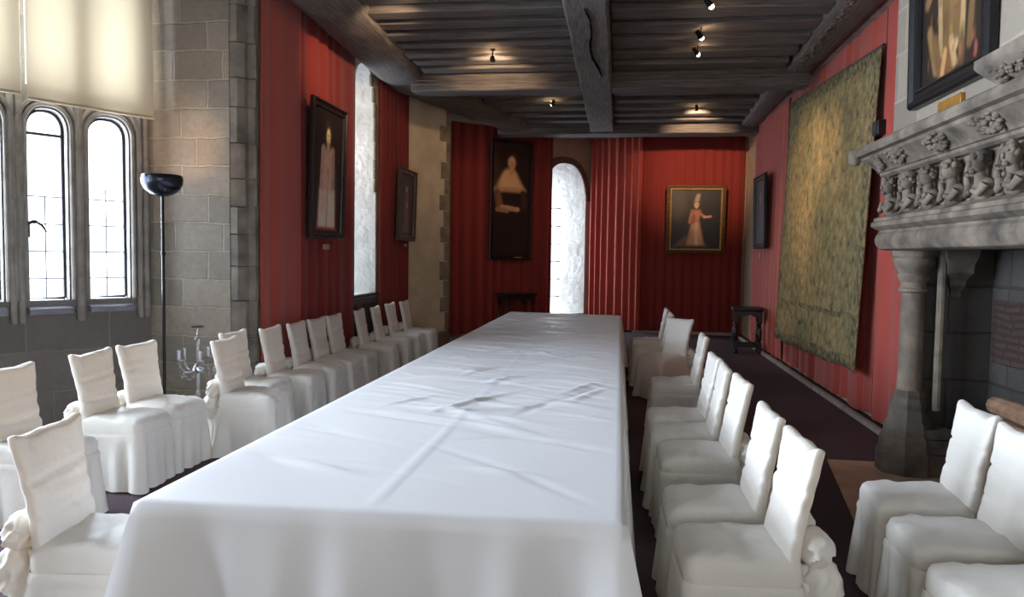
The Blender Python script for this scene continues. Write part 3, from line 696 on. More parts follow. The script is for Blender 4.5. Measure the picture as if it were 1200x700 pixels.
def painting(loc, rz, w, h, art, frame, fw, label, tilt=0.0, name='framed_portrait', gilt=None, plaque=None, fd=0.05, res=70, group=None):
    t = thing(name, label, 'painting', loc, group=group)
    t.rotation_mode = 'XYZ'; t.rotation_euler = (tilt, 0, rz)
    iw, ih = w - 2 * fw, h - 2 * fw
    NX = int(res * min(1, iw / ih)); NY = int(res * min(1.3, max(1, ih / iw)))
    vs = []; cols = []
    for j in range(NY + 1):
        for i in range(NX + 1):
            u = i / NX - 0.5; v = j / NY
            vs.append((u * iw, -0.012, fw + v * ih)); cols.append(art.at(u * iw / ih, v))
    W = NX + 1; m_ = MB(); m_.add(vs, [(j * W + i, j * W + i + 1, j * W + W + i + 1, j * W + W + i) for j in range(NY) for i in range(NX)])
    o = m_.build('canvas', M['canvas'], t)
    ca = o.data.color_attributes.new('Col', 'FLOAT_COLOR', 'POINT')
    for k, c in enumerate(cols): ca.data[k].color = (*c, 1)
    def ring(ins, y): return [(-w / 2 + ins, y, ins), (w / 2 - ins, y, ins), (w / 2 - ins, y, h - ins), (-w / 2 + ins, y, h - ins)]
    m_ = MB(); m_.rings([ring(0, 0.0), ring(0, -fd * 0.7), ring(fw * 0.12, -fd), ring(fw * 0.3, -fd), ring(fw * 0.45, -fd * 0.62), ring(fw * 0.75, -fd * 0.55), ring(fw * 0.82, -fd * 0.75), ring(fw * 0.92, -fd * 0.7), ring(fw, -fd * 0.3), ring(fw, 0.0)], True)
    m_.add(ring(0, 0.002), [(0, 1, 2, 3)])
    m_.build('frame', frame, t, angle=20)
    if gilt:
        m_ = MB(); m_.rings([ring(fw * 0.74, -fd * 0.6), ring(fw * 0.78, -fd * 0.86), ring(fw * 0.95, -fd * 0.84), ring(fw * 1.02, -fd * 0.35)], True); m_.build('frame_slip', gilt, t, angle=20)
    if plaque:
        px, pz, pw, ph, pm = plaque; m_ = MB(); m_.box((px - pw / 2, -0.03, pz - ph / 2), (px + pw / 2, -0.012, pz + ph / 2)); m_.build('name_plate', pm, t, bevel=0.003)
    return t
c_ = lambda *a: lin(a)
# tall pale standing figure on the left wall
a1 = Art(c_(24, 17, 18), 0, 1.7)
a1.trap(0.03, 0, 0.19, 0.36, 0, 0.17, c_(214, 188, 172), 0.03).trap(0.34, 0, 0.15, 0.70, 0, 0.11, c_(184, 156, 142), 0.04)
a1.trap(0.03, 0.0, 0.012, 0.36, 0, 0.01, c_(112, 90, 80), 0.02, .7).cap(-0.11, 0.68, -0.13, 0.40, 0.035, c_(166, 138, 124)).cap(0.11, 0.68, 0.13, 0.40, 0.035, c_(150, 122, 110))
a1.ell(0, 0.80, 0.085, 0.13, c_(52, 36, 32), .3).ell(0.0, 0.79, 0.042, 0.068, c_(232, 200, 140), .3).cap(0, 0.72, 0, 0.68, 0.03, c_(170, 136, 92)).ell(-0.015, 0.8, 0.01, 0.006, c_(70, 50, 40)).ell(0.015, 0.8, 0.01, 0.006, c_(70, 50, 40)).ell(0, 0.755, 0.012, 0.006, c_(150, 80, 66))
a1.ell(0, 0.5, 0.03, 0.03, c_(170, 134, 112), .4).trap(0.012, 0, 0.24, 0.03, 0, 0.24, c_(120, 44, 40), 0.008)
painting((Lw + 0.13, 8.5, 1.78), R(90), 1.04, 1.54, a1, M['frame_dark'], 0.09, 'dark framed portrait of a pale full length figure on the left red curtain', 0.03, plaque=(0, -0.09, 0.16, 0.06, M['label']))
a2 = Art(c_(34, 26, 26), 0, 1.8); a2.trap(0.05, 0, 0.2, 0.5, 0, 0.1, c_(84, 64, 60), .05).trap(0.48, 0, .12, .72, 0, .09, c_(88, 68, 64), .05).ell(0, 0.8, 0.07, 0.1, c_(150, 124, 112), .35).ell(0, 0.86, 0.09, 0.07, c_(48, 36, 34), .4).ell(0.05, 0.5, 0.05, 0.04, c_(140, 112, 100), .4)
painting((Lw + 0.13, 11.82, 1.83), R(90), 0.98, 1.12, a2, M['frame_brown'], 0.08, 'smaller brown framed portrait on the dark red curtain past the niche', 0.03, plaque=(0, -0.07, 0.12, 0.04, M['label']))
# tall portrait with a lace shawl
a3 = Art(c_(38, 24, 23), 0.065, 1.35)
a3.trap(0.0, 0, 0.25, 0.5, 0, 0.13, c_(34, 22, 23), .06).trap(0.66, -0.02, 0.17, 0.84, -0.02, 0.05, c_(222, 178, 128), .03).trap(0.64, -0.02, .18, .68, -0.02, .17, c_(196, 150, 104), .02)
a3.ell(0, 0.915, 0.062, 0.064, c_(66, 40, 30), .3).ell(0, 0.9, 0.040, 0.056, c_(214, 168, 130), .25).cap(0, 0.86, 0, 0.82, 0.026, c_(198, 150, 114)).ell(-.016, .905, .01, .005, c_(60, 40, 34)).ell(.016, .905, .01, .005, c_(60, 40, 34)).ell(0, .875, .012, .005, c_(160, 78, 66))
a3.cap(-0.15, 0.62, -0.12, 0.5, 0.035, c_(120, 84, 62)).cap(0.13, 0.63, 0.15, 0.52, 0.03, c_(60, 40, 36)).cap(-0.1, 0.5, 0.02, 0.49, 0.022, c_(190, 146, 108)).ell(0.06, 0.485, 0.035, 0.022, c_(196, 150, 112), .3).cap(-.15, .48, -.04, .47, .02, c_(150, 120, 92))
a3.ell(-0.2, 0.8, 0.07, 0.22, c_(70, 44, 34), .6, .7)
ang = math.atan2(GD.y, GD.x)
painting(gp(1.36, 0.15, 1.53), ang, 1.06, 2.45, a3, M['frame_dark'], 0.085, 'very tall dark portrait with a cream lace shawl beside the arched window', 0.012, plaque=(0.18, 0.05, 0.2, 0.06, M['label']), res=90)
# lady pointing, gilt frame
a4 = Art(c_(30, 24, 24))
a4.ell(-0.3, 0.72, 0.14, 0.22, c_(66, 56, 46), .6).trap(0.03, -0.08, .3, .2, -0.05, .14, c_(120, 86, 70), .05, .8).trap(0.06, 0.0, 0.15, 0.48, 0.0, 0.06, c_(184, 138, 110), .03).trap(.06, .02, .03, .46, .01, .015, c_(214, 176, 142), .03)
a4.trap(0.46, 0.0, 0.05, 0.66, 0.0, 0.085, c_(196, 120, 84), .03).ell(-.05, .52, .05, .1, c_(140, 84, 70), .4).cap(0.07, 0.6, 0.15, 0.54, 0.024, c_(176, 120, 92)).cap(0.14, 0.54, 0.25, 0.55, 0.018, c_(208, 160, 130)).cap(-0.07, 0.6, -0.1, 0.45, 0.024, c_(168, 110, 84))
a4.ell(0.01, 0.76, 0.05, 0.05, c_(140, 118, 94), .3).ell(0.01, 0.735, 0.035, 0.05, c_(214, 168, 134), .25).trap(0.8, 0.01, 0.04, 0.93, 0.04, 0.03, c_(166, 142, 112), .025).ell(.0, .74, .006, .005, c_(60, 40, 30)).ell(.022, .74, .006, .005, c_(60, 40, 30)).ell(.01, .71, .008, .004, c_(160, 70, 60))
painting((1.56, 16.52, 1.72), 0, 1.2, 1.42, a4, M['frame_gold'], 0.10, 'gilt framed portrait of a standing lady on the far right curtain', 0.05, gilt=M['brass'], fd=0.07)
a5 = Art(c_(36, 30, 32)); a5.trap(0.05, 0, .2, .6, 0, .1, c_(58, 48, 46), .08).ell(0, 0.72, 0.07, 0.09, c_(120, 98, 84), .4)
painting((2.62 - 0.17, 13.95, 1.8), R(-90), 1.06, 1.28, a5, M['frame_black'], 0.09, 'small dark portrait between tapestry and far corner', 0.02, plaque=(0, -0.12, 0.12, 0.09, M['label']))
# costumed figure above the mantel
a6 = Art(c_(40, 31, 26))
a6.trap(0.0, -0.02, .05, .3, -0.02, .08, c_(128, 86, 54), .03).trap(0.12, 0.0, 0.13, 0.7, 0.0, 0.12, c_(122, 92, 58), .04).trap(0.12, 0.0, 0.02, 0.7, 0, 0.02, c_(146, 116, 74), .03)
a6.cap(-0.16, 0.75, -0.12, 0.12, 0.024, c_(196, 164, 116), .4).cap(0.15, 0.8, 0.12, 0.14, 0.026, c_(190, 156, 108), .4).cap(-0.3, 0.42, -0.2, 0.5, .03, c_(140, 110, 74), .6).cap(-.2, .6, -.14, .68, .03, c_(176, 142, 96), .5)
a6.cap(0.2, 0.72, 0.26, 0.5, 0.035, c_(150, 122, 84), .5).cap(0.24, 0.5, 0.2, 0.1, 0.03, c_(118, 90, 60), .5).cap(-0.26, 0.26, -0.18, 0.06, 0.034, c_(150, 116, 78), .5).cap(-0.2, .2, -.12, .03, .04, c_(128, 92, 58), .5)
a6.cap(0.0, 0.16, 0.04, 0.05, 0.028, c_(186, 152, 104), .5).cap(-.1, .01, -.07, .12, .024, c_(200, 150, 96), .4).ell(0.04, 0.13, 0.04, 0.03, c_(206, 174, 124), .5).ell(0, .86, .09, .1, c_(190, 150, 112), .3).ell(.12, .1, .03, .1, c_(110, 82, 56), .5)
for k in range(60):
    rr = random.Random(k); a6.ell(rr.uniform(-.28, .28), rr.uniform(.02, .75), rr.uniform(.006, .02), rr.uniform(.012, .04), c_(*[int(q * rr.uniform(.7, 1.2)) for q in (150, 116, 74)]), .6, .7)
painting((2.16 - 0.005, 5.50, 2.735), R(-90), 1.24, 1.62, a6, M['frame_black'], 0.13, 'black framed painting of a figure in gold costume over the mantel', 0.02, fd=0.07, res=110)
mb = MB(); mb.box((2.13, 5.30, 2.63), (2.158, 5.66, 2.70)); tag(mb.build('name_plaque', M['brass'], bevel=0.004), 'small brass plaque under the painting over the mantel', 'plaque')
t = thing('wall_speaker', 'small black box on the red curtain beside the mantel', 'speaker', (2.5, 8.02, 2.84))
m_ = MB(); m_.box((-0.05, -0.09, 0), (0.06, 0.09, 0.15)); m_.build('case', M['frame_black'], t, bevel=0.012)
m_ = MB(); m_.box((-0.056, -0.07, 0.02), (-0.05, 0.07, 0.13)); m_.build('front_panel', M['lead'], t, bevel=0.002)

# ------------------------------------------------------------------ fireplace
fp = thing('fireplace', 'large carved grey stone fireplace with a mantel of busts', 'fireplace', (2.3, 4.0, 0))
def mitre(prof, x0=2.05, y1=6.35, y0=1.6, xb=2.85):
    rg = []
    for o_, z in prof:
        rg.append([(xb, y1 + o_, z), (x0 - o_, y1 + o_, z), (x0 - o_, (y0 + y1) / 2, z), (x0 - o_, y0 - o_, z), (xb, y0 - o_, z)])
    m_ = MB(); m_.rings(rg, closed=False); return m_
world_part(mitre([(-0.30, 1.70), (0.0, 1.70), (0.03, 1.712), (0.052, 1.74), (0.062, 1.78), (0.05, 1.82), (0.03, 1.842), (0.03, 1.855), (0.055, 1.865), (0.085, 1.885), (0.085, 1.915), (0.07, 1.925), (0.07, 1.95), (0.03, 1.965), (0.0, 1.985), (-0.02, 1.985)]), 'lintel', M['fire_stone'], fp, angle=25)
world_part(mitre([(-0.02, 1.98), (-0.02, 2.275)]), 'frieze', M['fire_stone'], fp)
world_part(mitre([(-0.02, 2.262), (0.02, 2.265), (0.045, 2.28), (0.045, 2.30), (0.06, 2.305), (0.065, 2.32), (0.085, 2.345), (0.125, 2.385), (0.155, 2.405), (0.165, 2.425), (0.20, 2.435), (0.215, 2.46), (0.205, 2.495), (0.18, 2.512), (0.15, 2.515), (-0.5, 2.518)]), 'mantel_shelf', M['fire_stone'], fp, angle=25)
# busts in shallow niches
def bust(m_, x, y, z, seed):
    rr = random.Random(seed); tw = rr.uniform(-0.5, 0.5)
    m_.ball((x + 0.03, y, z + 0.035), (0.06, 0.105, 0.062), 16, 9)                  # shoulders
    m_.ball((x + 0.02, y, z + 0.005), (0.055, 0.075, 0.05), 14, 8)
    m_.tube([(x + 0.01, y, z + 0.06), (x, y, z + 0.13)], [0.038, 0.03], 10)         # neck
    hx, hy, hz = x - 0.008, y, z + 0.175
    m_.ball((hx, hy, hz), (0.052, 0.046, 0.064), 16, 11)                            # head
    fx, fy = -math.cos(tw), math.sin(tw)
    m_.ball((hx + fx * 0.05, hy + fy * 0.05, hz - 0.006), (0.014, 0.012, 0.02), 8, 6)   # nose
    m_.ball((hx + fx * 0.036, hy + fy * 0.036, hz - 0.046), (0.02, 0.02, 0.016), 8, 6)  # chin
    for e in (-1, 1):
        m_.ball((hx + fx * 0.042 + e * 0.016 * fy, hy + fy * 0.042 + e * 0.018, hz + 0.018), (0.008, 0.013, 0.005), 8, 5)
    style = seed % 3
    for k in range(26):                                                             # curls / cap
        a_ = rr.uniform(0, 2 * PI); b_ = rr.uniform(-0.2, 1.4)
        px, py, pz = hx + 0.05 * math.cos(a_) * math.cos(b_), hy + 0.05 * math.sin(a_) * math.cos(b_), hz + 0.05 * math.sin(b_) + 0.012
        if (px - hx) * fx + (py - hy) * fy > 0.03 and pz < hz + 0.035: continue
        m_.ball((px, py, pz), rr.uniform(0.014, 0.024), 7, 5)
    if style == 1: m_.ball((hx + 0.01, hy, hz + 0.052), (0.058, 0.062, 0.03), 12, 7)
    if style == 2:
        for k in range(9): m_.ball((x - 0.03, y + rr.uniform(-.06, .06), z + rr.uniform(.0, .08)), 0.016, 7, 5)
    for e in (-1, 1): m_.tube([(x - 0.01, y + e * 0.1, z + 0.05), (x - 0.035, y + e * 0.07, z - 0.0), (x - 0.04, y + e * 0.01, z + 0.02)], [0.026, 0.022, 0.016], 8)
for k in range(12):
    y = 6.20 - 0.372 * k + (0.0)
    if y < 1.7: break
    m_ = MB(); bust(m_, 2.015, y, 2.005, k + 3); o = world_part(m_, 'carved_bust', M['fire_stone'], fp, angle=70)
    m_ = MB(); pts = [(2.055 - 0.02 * math.sin(u * PI / 10) , y - 0.186 + 0.02 * math.sin(u * PI / 10), 1.985 + 0.028 * u) for u in range(11)]
    m_.tube(pts, 0.018, 8); m_.tube([(p[0] + .006, p[1] + 0.034, p[2]) for p in pts], 0.012, 8); world_part(m_, 'niche_rib', M['fire_stone'], fp)
m_ = MB(); bust(m_, 2.16, 6.36, 2.005, 21)
m_.v = [(2.16 + (y - 6.36), 6.36 - (x - 2.16), z) for x, y, z in m_.v]; world_part(m_, 'carved_bust', M['fire_stone'], fp, angle=70)
# leaf clusters under the shelf
def leaves(c, n, sp, seed, parent, mat):
    rr = random.Random(seed); m_ = MB()
    for k in range(n):
        dy, dz = rr.uniform(-sp, sp), rr.uniform(-0.05, 0.045)
        m_.ball((c[0] - 0.9 * dz * 0.8 - rr.uniform(0, 0.015), c[1] + dy, c[2] + dz), (0.02, rr.uniform(.018, .04), rr.uniform(.012, .026)), 8, 5)
    world_part(m_, 'carved_leaves', mat, parent, angle=70)
for k, y in enumerate((6.2, 5.81, 5.14, 4.47, 3.8, 3.1, 2.4)): leaves((1.935, y, 2.37), 34, 0.05 if k == 0 else 0.14, 40 + k, fp, M['fire_stone'])
m_ = MB(); m_.lathe([(0.0, -0.07), (0.03, -0.06), (0.05, -0.02), (0.055, 0.02), (0.05, 0.05), (0.02, 0.06)], (1.855, 6.53, 2.44), 12); m_.ball((1.84, 6.55, 2.41), 0.03, 8, 6); world_part(m_, 'shelf_finial', M['fire_stone'], fp)
# console block on the shelf
m_ = MB(); rg = []
for s_, z in ((0.03, 2.42), (0.06, 2.47), (0.07, 2.50), (0.12, 2.55), (0.15, 2.585), (0.16, 2.60), (0.16, 2.64), (0.10, 2.645)):
    rg.append([(2.17, 4.02 + s_ * 0.9 + 0.1, z), (1.93 - s_, 4.02 + s_ * 0.9 + 0.1, z), (1.93 - s_, 3.9 - s_ * 0.9 - 0.1, z), (2.17, 3.9 - s_ * 0.9 - 0.1, z)])
m_.rings(rg, True, True, True); rr = random.Random(5)
for k in range(60): m_.ball((1.825 - 0.03 * k / 60 + rr.uniform(-.01, .02), 3.96 + rr.uniform(-.2, .2), 2.50 + 0.09 * k / 60 + rr.uniform(-.012, .012)), (0.012, rr.uniform(.012, .026), rr.uniform(.008, .016)), 8, 5)
world_part(m_, 'console_bracket', M['fire_stone'], fp, angle=40)
# columns
def column(y):
    m_ = MB()
    def octa(cx, cy, r, z, e=0.41): return [(cx + r * a, cy + r * b, z) for a, b in ((1, e), (e, 1), (-e, 1), (-1, e), (-1, -e), (-e, -1), (e, -1), (1, -e))]
    x = 2.215
    m_.rings([octa(x, y, r, z) for r, z in ((0.20, 0.012), (0.20, 0.17), (0.185, 0.19), (0.18, 0.28), (0.16, 0.30), (0.15, 0.38), (0.132, 0.41), (0.128, 0.48), (0.118, 0.50), (0.122, 0.54), (0.10, 0.58), (0.105, 0.61), (0.088, 0.64))], True, True, True)
    world_part(m_, 'column_base', M['fire_dark'], fp, angle=25)
    m_ = MB(); m_.lathe([(0.088, 0.60), (0.086, 0.9), (0.084, 1.2), (0.082, 1.40)], (x, y, 0), 20); world_part(m_, 'column_shaft', M['fire_stone'], fp)
    m_ = MB(); m_.lathe([(0.084, 1.38), (0.104, 1.39), (0.106, 1.41), (0.088, 1.425), (0.09, 1.46), (0.112, 1.485), (0.118, 1.505), (0.105, 1.525), (0.122, 1.56), (0.146, 1.595), (0.152, 1.62), (0.142, 1.64), (0.158, 1.66), (0.16, 1.70)], (x, y, 0), 16); world_part(m_, 'column_capital', M['fire_stone'], fp, angle=25)
    m_ = MB(); m_.tube([(x + 0.17, y - 0.08, z) for z in (0.5, 0.8, 1.2, 1.70)], 0.032, 10); world_part(m_, 'colonnette', M['fire_stone'], fp)
column(6.19); column(1.78)
for s_, (ya, yb) in enumerate(((6.2, 6.5), (1.45, 1.75))):
    m_ = MB(); m_.box((2.26, ya, 0), (2.86, yb, 1.72)); world_part(m_, 'cheek', M['soot'], fp)
    yy0, yy1 = (6.02, 6.25) if s_ == 0 else (1.72, 1.95)
    m_ = MB(); m_.box((2.2, yy0, 0.012), (2.55, yy1, 0.17)); m_.box((2.2, yy0 + 0.015, 0.17), (2.535, yy1, 0.28)); m_.box((2.2, yy0 + 0.03, 0.28), (2.50, yy1, 0.36)); world_part(m_, 'plinth', M['fire_dark'], fp, bevel=0.012)
m_ = MB(); rg = []
for s_, z in ((0.02, 1.34), (0.05, 1.36), (0.05, 1.40), (0.08, 1.44), (0.08, 1.48), (0.13, 1.54), (0.13, 1.60), (0.16, 1.66), (0.16, 1.72)):
    rg.append([(2.5 - s_ * 0.7, 6.2, z), (2.5 - s_ * 0.7, 6.2 - s_, z), (2.5 + s_ * 0.7, 6.2 - s_, z), (2.5 + s_ * 0.7, 6.2, z)])
m_.rings(rg, True, True, True); world_part(m_, 'inner_corbel', M['fire_dark'], fp)
m_ = MB(); m_.box((2.78, 1.5, 0), (2.85, 6.3, 1.75)); world_part(m_, 'fireback', M['soot'], fp)
m_ = MB(); m_.box((2.755, 2.0, 0.88), (2.785, 6.12, 1.34)); world_part(m_, 'brick_panel', M['brick'], fp)
m_ = MB(); m_.box((2.3, 1.6, 1.71), (2.84, 6.3, 1.76)); world_part(m_, 'hood_soffit', M['soot'], fp)
# logs in the hearth
fb_ = thing('fire_basket', 'black iron fire basket inside the fireplace', 'fire basket', (2.5, 5.15, 0.012))
for sx in (-1, 1):
    for sy in (-1, 1):
        m_ = MB(); m_.tube([(sx * 0.2, sy * 0.33, 0.0), (sx * 0.19, sy * 0.32, 0.2), (sx * 0.2, sy * 0.33, 0.50)], [0.018, 0.013, 0.013], 8); m_.ball((sx * 0.2, sy * 0.33, 0.51), 0.022, 10, 7); m_.build('leg', M['black_metal'], fb_)
m_ = MB()
for k in range(9): m_.tube([(-0.2 + 0.05 * k, -0.33, 0.335), (-0.2 + 0.05 * k, 0.33, 0.335)], 0.009, 6)
for z in (0.335, 0.46):
    m_.tube([(-0.2, -0.33, z), (-0.2, 0.33, z), (0.2, 0.33, z), (0.2, -0.33, z), (-0.2, -0.33, z)], 0.009, 6)
m_.build('grate', M['black_metal'], fb_)
lg = thing('log_pile', 'split logs stacked in the fire basket inside the fireplace', 'logs', (2.48, 5.15, 0.357))
rr = random.Random(8)
for k, (dx, dz) in enumerate(((-0.11, 0.07), (0.03, 0.07), (0.16, 0.07), (-0.04, 0.19), (0.1, 0.19), (0.03, 0.31))):
    m_ = MB(); L = rr.uniform(0.3, 0.38); a_ = rr.uniform(-.1, .1)
    m_.tube([(dx - a_ * .3, -L, dz), (dx, 0, dz + .005), (dx + a_ * .3, L, dz)], [0.062, 0.067, 0.06], 10); m_.build('log', M['log'], lg)

# ------------------------------------------------------------------ table cloth
def make_cloth():
    TA, TB, TC, TD = Vector((-1.64, 2.40)), Vector((0.045, 2.46)), Vector((0.045, 11.40)), Vector((-1.65, 11.70))
    NX, NY = 74, 400; rr = random.Random(11); rid = []
    for k in range(250):
        cx, cy = rr.uniform(-1.6, 0.0), 2.6 + 9.0 * rr.random() ** 0.9
        if cy < 4.3 and rr.random() < .55: continue
        an = R(rr.choice((-22, -28, -14, -35, 10, 60)) + rr.uniform(-10, 10))
        rid.append((cx, cy, math.cos(an), math.sin(an), rr.uniform(.15, .5), rr.uniform(.012, .028), rr.uniform(.006, .018) * rr.choice((1, 1, -0.6))))
    top = []
    for j in range(NY + 1):
        for i in range(NX + 1):
            u, v = i / NX, j / NY; p = (TA * (1 - u) + TB * u) * (1 - v) + (TD * (1 - u) + TC * u) * v
            e = min(1, min(u, 1 - u) * 9) * min(1, min(v, 1 - v) * 50)
            z = 0.76 + 0.003 * noise.noise(Vector((p.x * 2.2, p.y * 2.2, 0))) * e
            for cx, cy, ca, sa, L, w, h in rid:
                dx, dy = p.x - cx, p.y - cy
                if abs(dy) > 1: continue
                a_, b_ = dx * ca + dy * sa, -dx * sa + dy * ca + 0.12 * (dx * ca + dy * sa) ** 2
                q = (a_ / L) ** 2 + (b_ / w) ** 2
                if q < 9: z += h * math.exp(-q) * e
            # ironed creases
            for yc in (4.05, 6.3, 8.7): z += 0.004 * math.exp(-((p.y - yc - 0.03 * p.x) / 0.012) ** 2) * e
            z += 0.0035 * math.exp(-((p.x + 0.82) / 0.012) ** 2) * e
            if min(u, 1 - u) < 1e-6 or min(v, 1 - v) < 1e-6: z = 0.752
            top.append((p.x, p.y, z))
    W = NX + 1; m_ = MB(); fs = [(j * W + i, j * W + i + 1, j * W + W + i + 1, j * W + W + i) for j in range(NY) for i in range(NX)]
    loop = [i for i in range(NX + 1)] + [j * W + NX for j in range(1, NY + 1)] + [NY * W + i for i in range(NX - 1, -1, -1)] + [j * W for j in range(NY - 1, 0, -1)]
    vs = list(top); n = len(loop); prev = loop; NL = 14; ctr = Vector((-0.8, 7.0)); arc = 0; arcs = []
    for k in range(n):
        a_, b_ = Vector(top[loop[k]]), Vector(top[loop[k - 1]]); arc += (a_ - b_).length if k else 0; arcs.append(arc)
    corners = [TA, TB, TC, TD]
    for l in range(1, NL + 1):
        s_ = l / NL; cur = []
        for k in range(n):
            p = Vector(top[loop[k]]); i_ = loop[k] % W; j_ = loop[k] // W
            nx = (-1 if i_ == 0 else 0) + (1 if i_ == NX else 0); ny = (-1 if j_ == 0 else 0) + (1 if j_ == NY else 0)
            # nearness to corner drives the big corner fold
            q = min((Vector((p.x, p.y)) - c).length for c in corners)
            cf = math.exp(-(q / 0.14) ** 2)
            side = 0.02 * (1 - math.exp(-3 * s_)) + 0.03 * s_
            fold = s_ * (0.020 * math.sin(arcs[k] * 11 + 2 * noise.noise(Vector((arcs[k] * 1.5, 0, 0)))) + 0.018 * noise.noise(Vector((arcs[k] * 4, 2, 0))))
            if ny == -1: fold += s_ * (0.030 * math.sin((p.x + 1.2) * 7) + 0.032 * math.sin(p.x * 15 + 1 + 2 * noise.noise(Vector((p.x * 2, 0, 0)))) + 0.012 * math.sin(p.x * 33))
            out = side + fold + (0.13 if ny == -1 else 0.07) * cf * s_
            if q > 0.10 and q < 0.34: out -= 0.05 * s_ * math.sin((q - 0.10) / 0.24 * PI)
            L_ = math.hypot(nx, ny) or 1
            vs.append((p.x + nx / L_ * out, p.y + ny / L_ * out, 0.752 - 0.735 * s_ + (0.004 * math.sin(k) if l == NL else 0))); cur.append(len(vs) - 1)
        for k in range(n):
            kk = (k + 1) % n; fs.append((prev[kk], prev[k], cur[k], cur[kk]))
        prev = cur
    m_.add(vs, fs); o = m_.build('tablecloth', M['cloth'], angle=75)
    return tag(o, 'long creased white tablecloth draped to the floor over the banquet table', 'tablecloth')
make_cloth()

# ------------------------------------------------------------------ covered chairs
def rrect(hx, hy, r, n):
    """points and outward normals round a rounded rectangle, counter-clockwise from the front right"""
    segs = []; L = [2 * (hy - r), PI * r / 2, 2 * (hx - r), PI * r / 2] * 2; T = sum(L); out = []
    for k in range(n):
        s_ = T * k / n; i = 0
        while s_ > L[i]: s_ -= L[i]; i += 1
        e = i // 2
        if i % 2 == 0: p, nn = [((hx, -hy + r + s_), (1, 0)), ((hx - r - s_, hy), (0, 1)), ((-hx, hy - r - s_), (-1, 0)), ((-hx + r + s_, -hy), (0, -1))][e]
        else:
            a_ = s_ / r + e * PI / 2; cx, cy = [(hx - r, hy - r), (-hx + r, hy - r), (-hx + r, -hy + r), (hx - r, -hy + r)][e]
            nn = (math.cos(a_), math.sin(a_)); p = (cx + r * nn[0], cy + r * nn[1])
        out.append((p, nn))
    return out

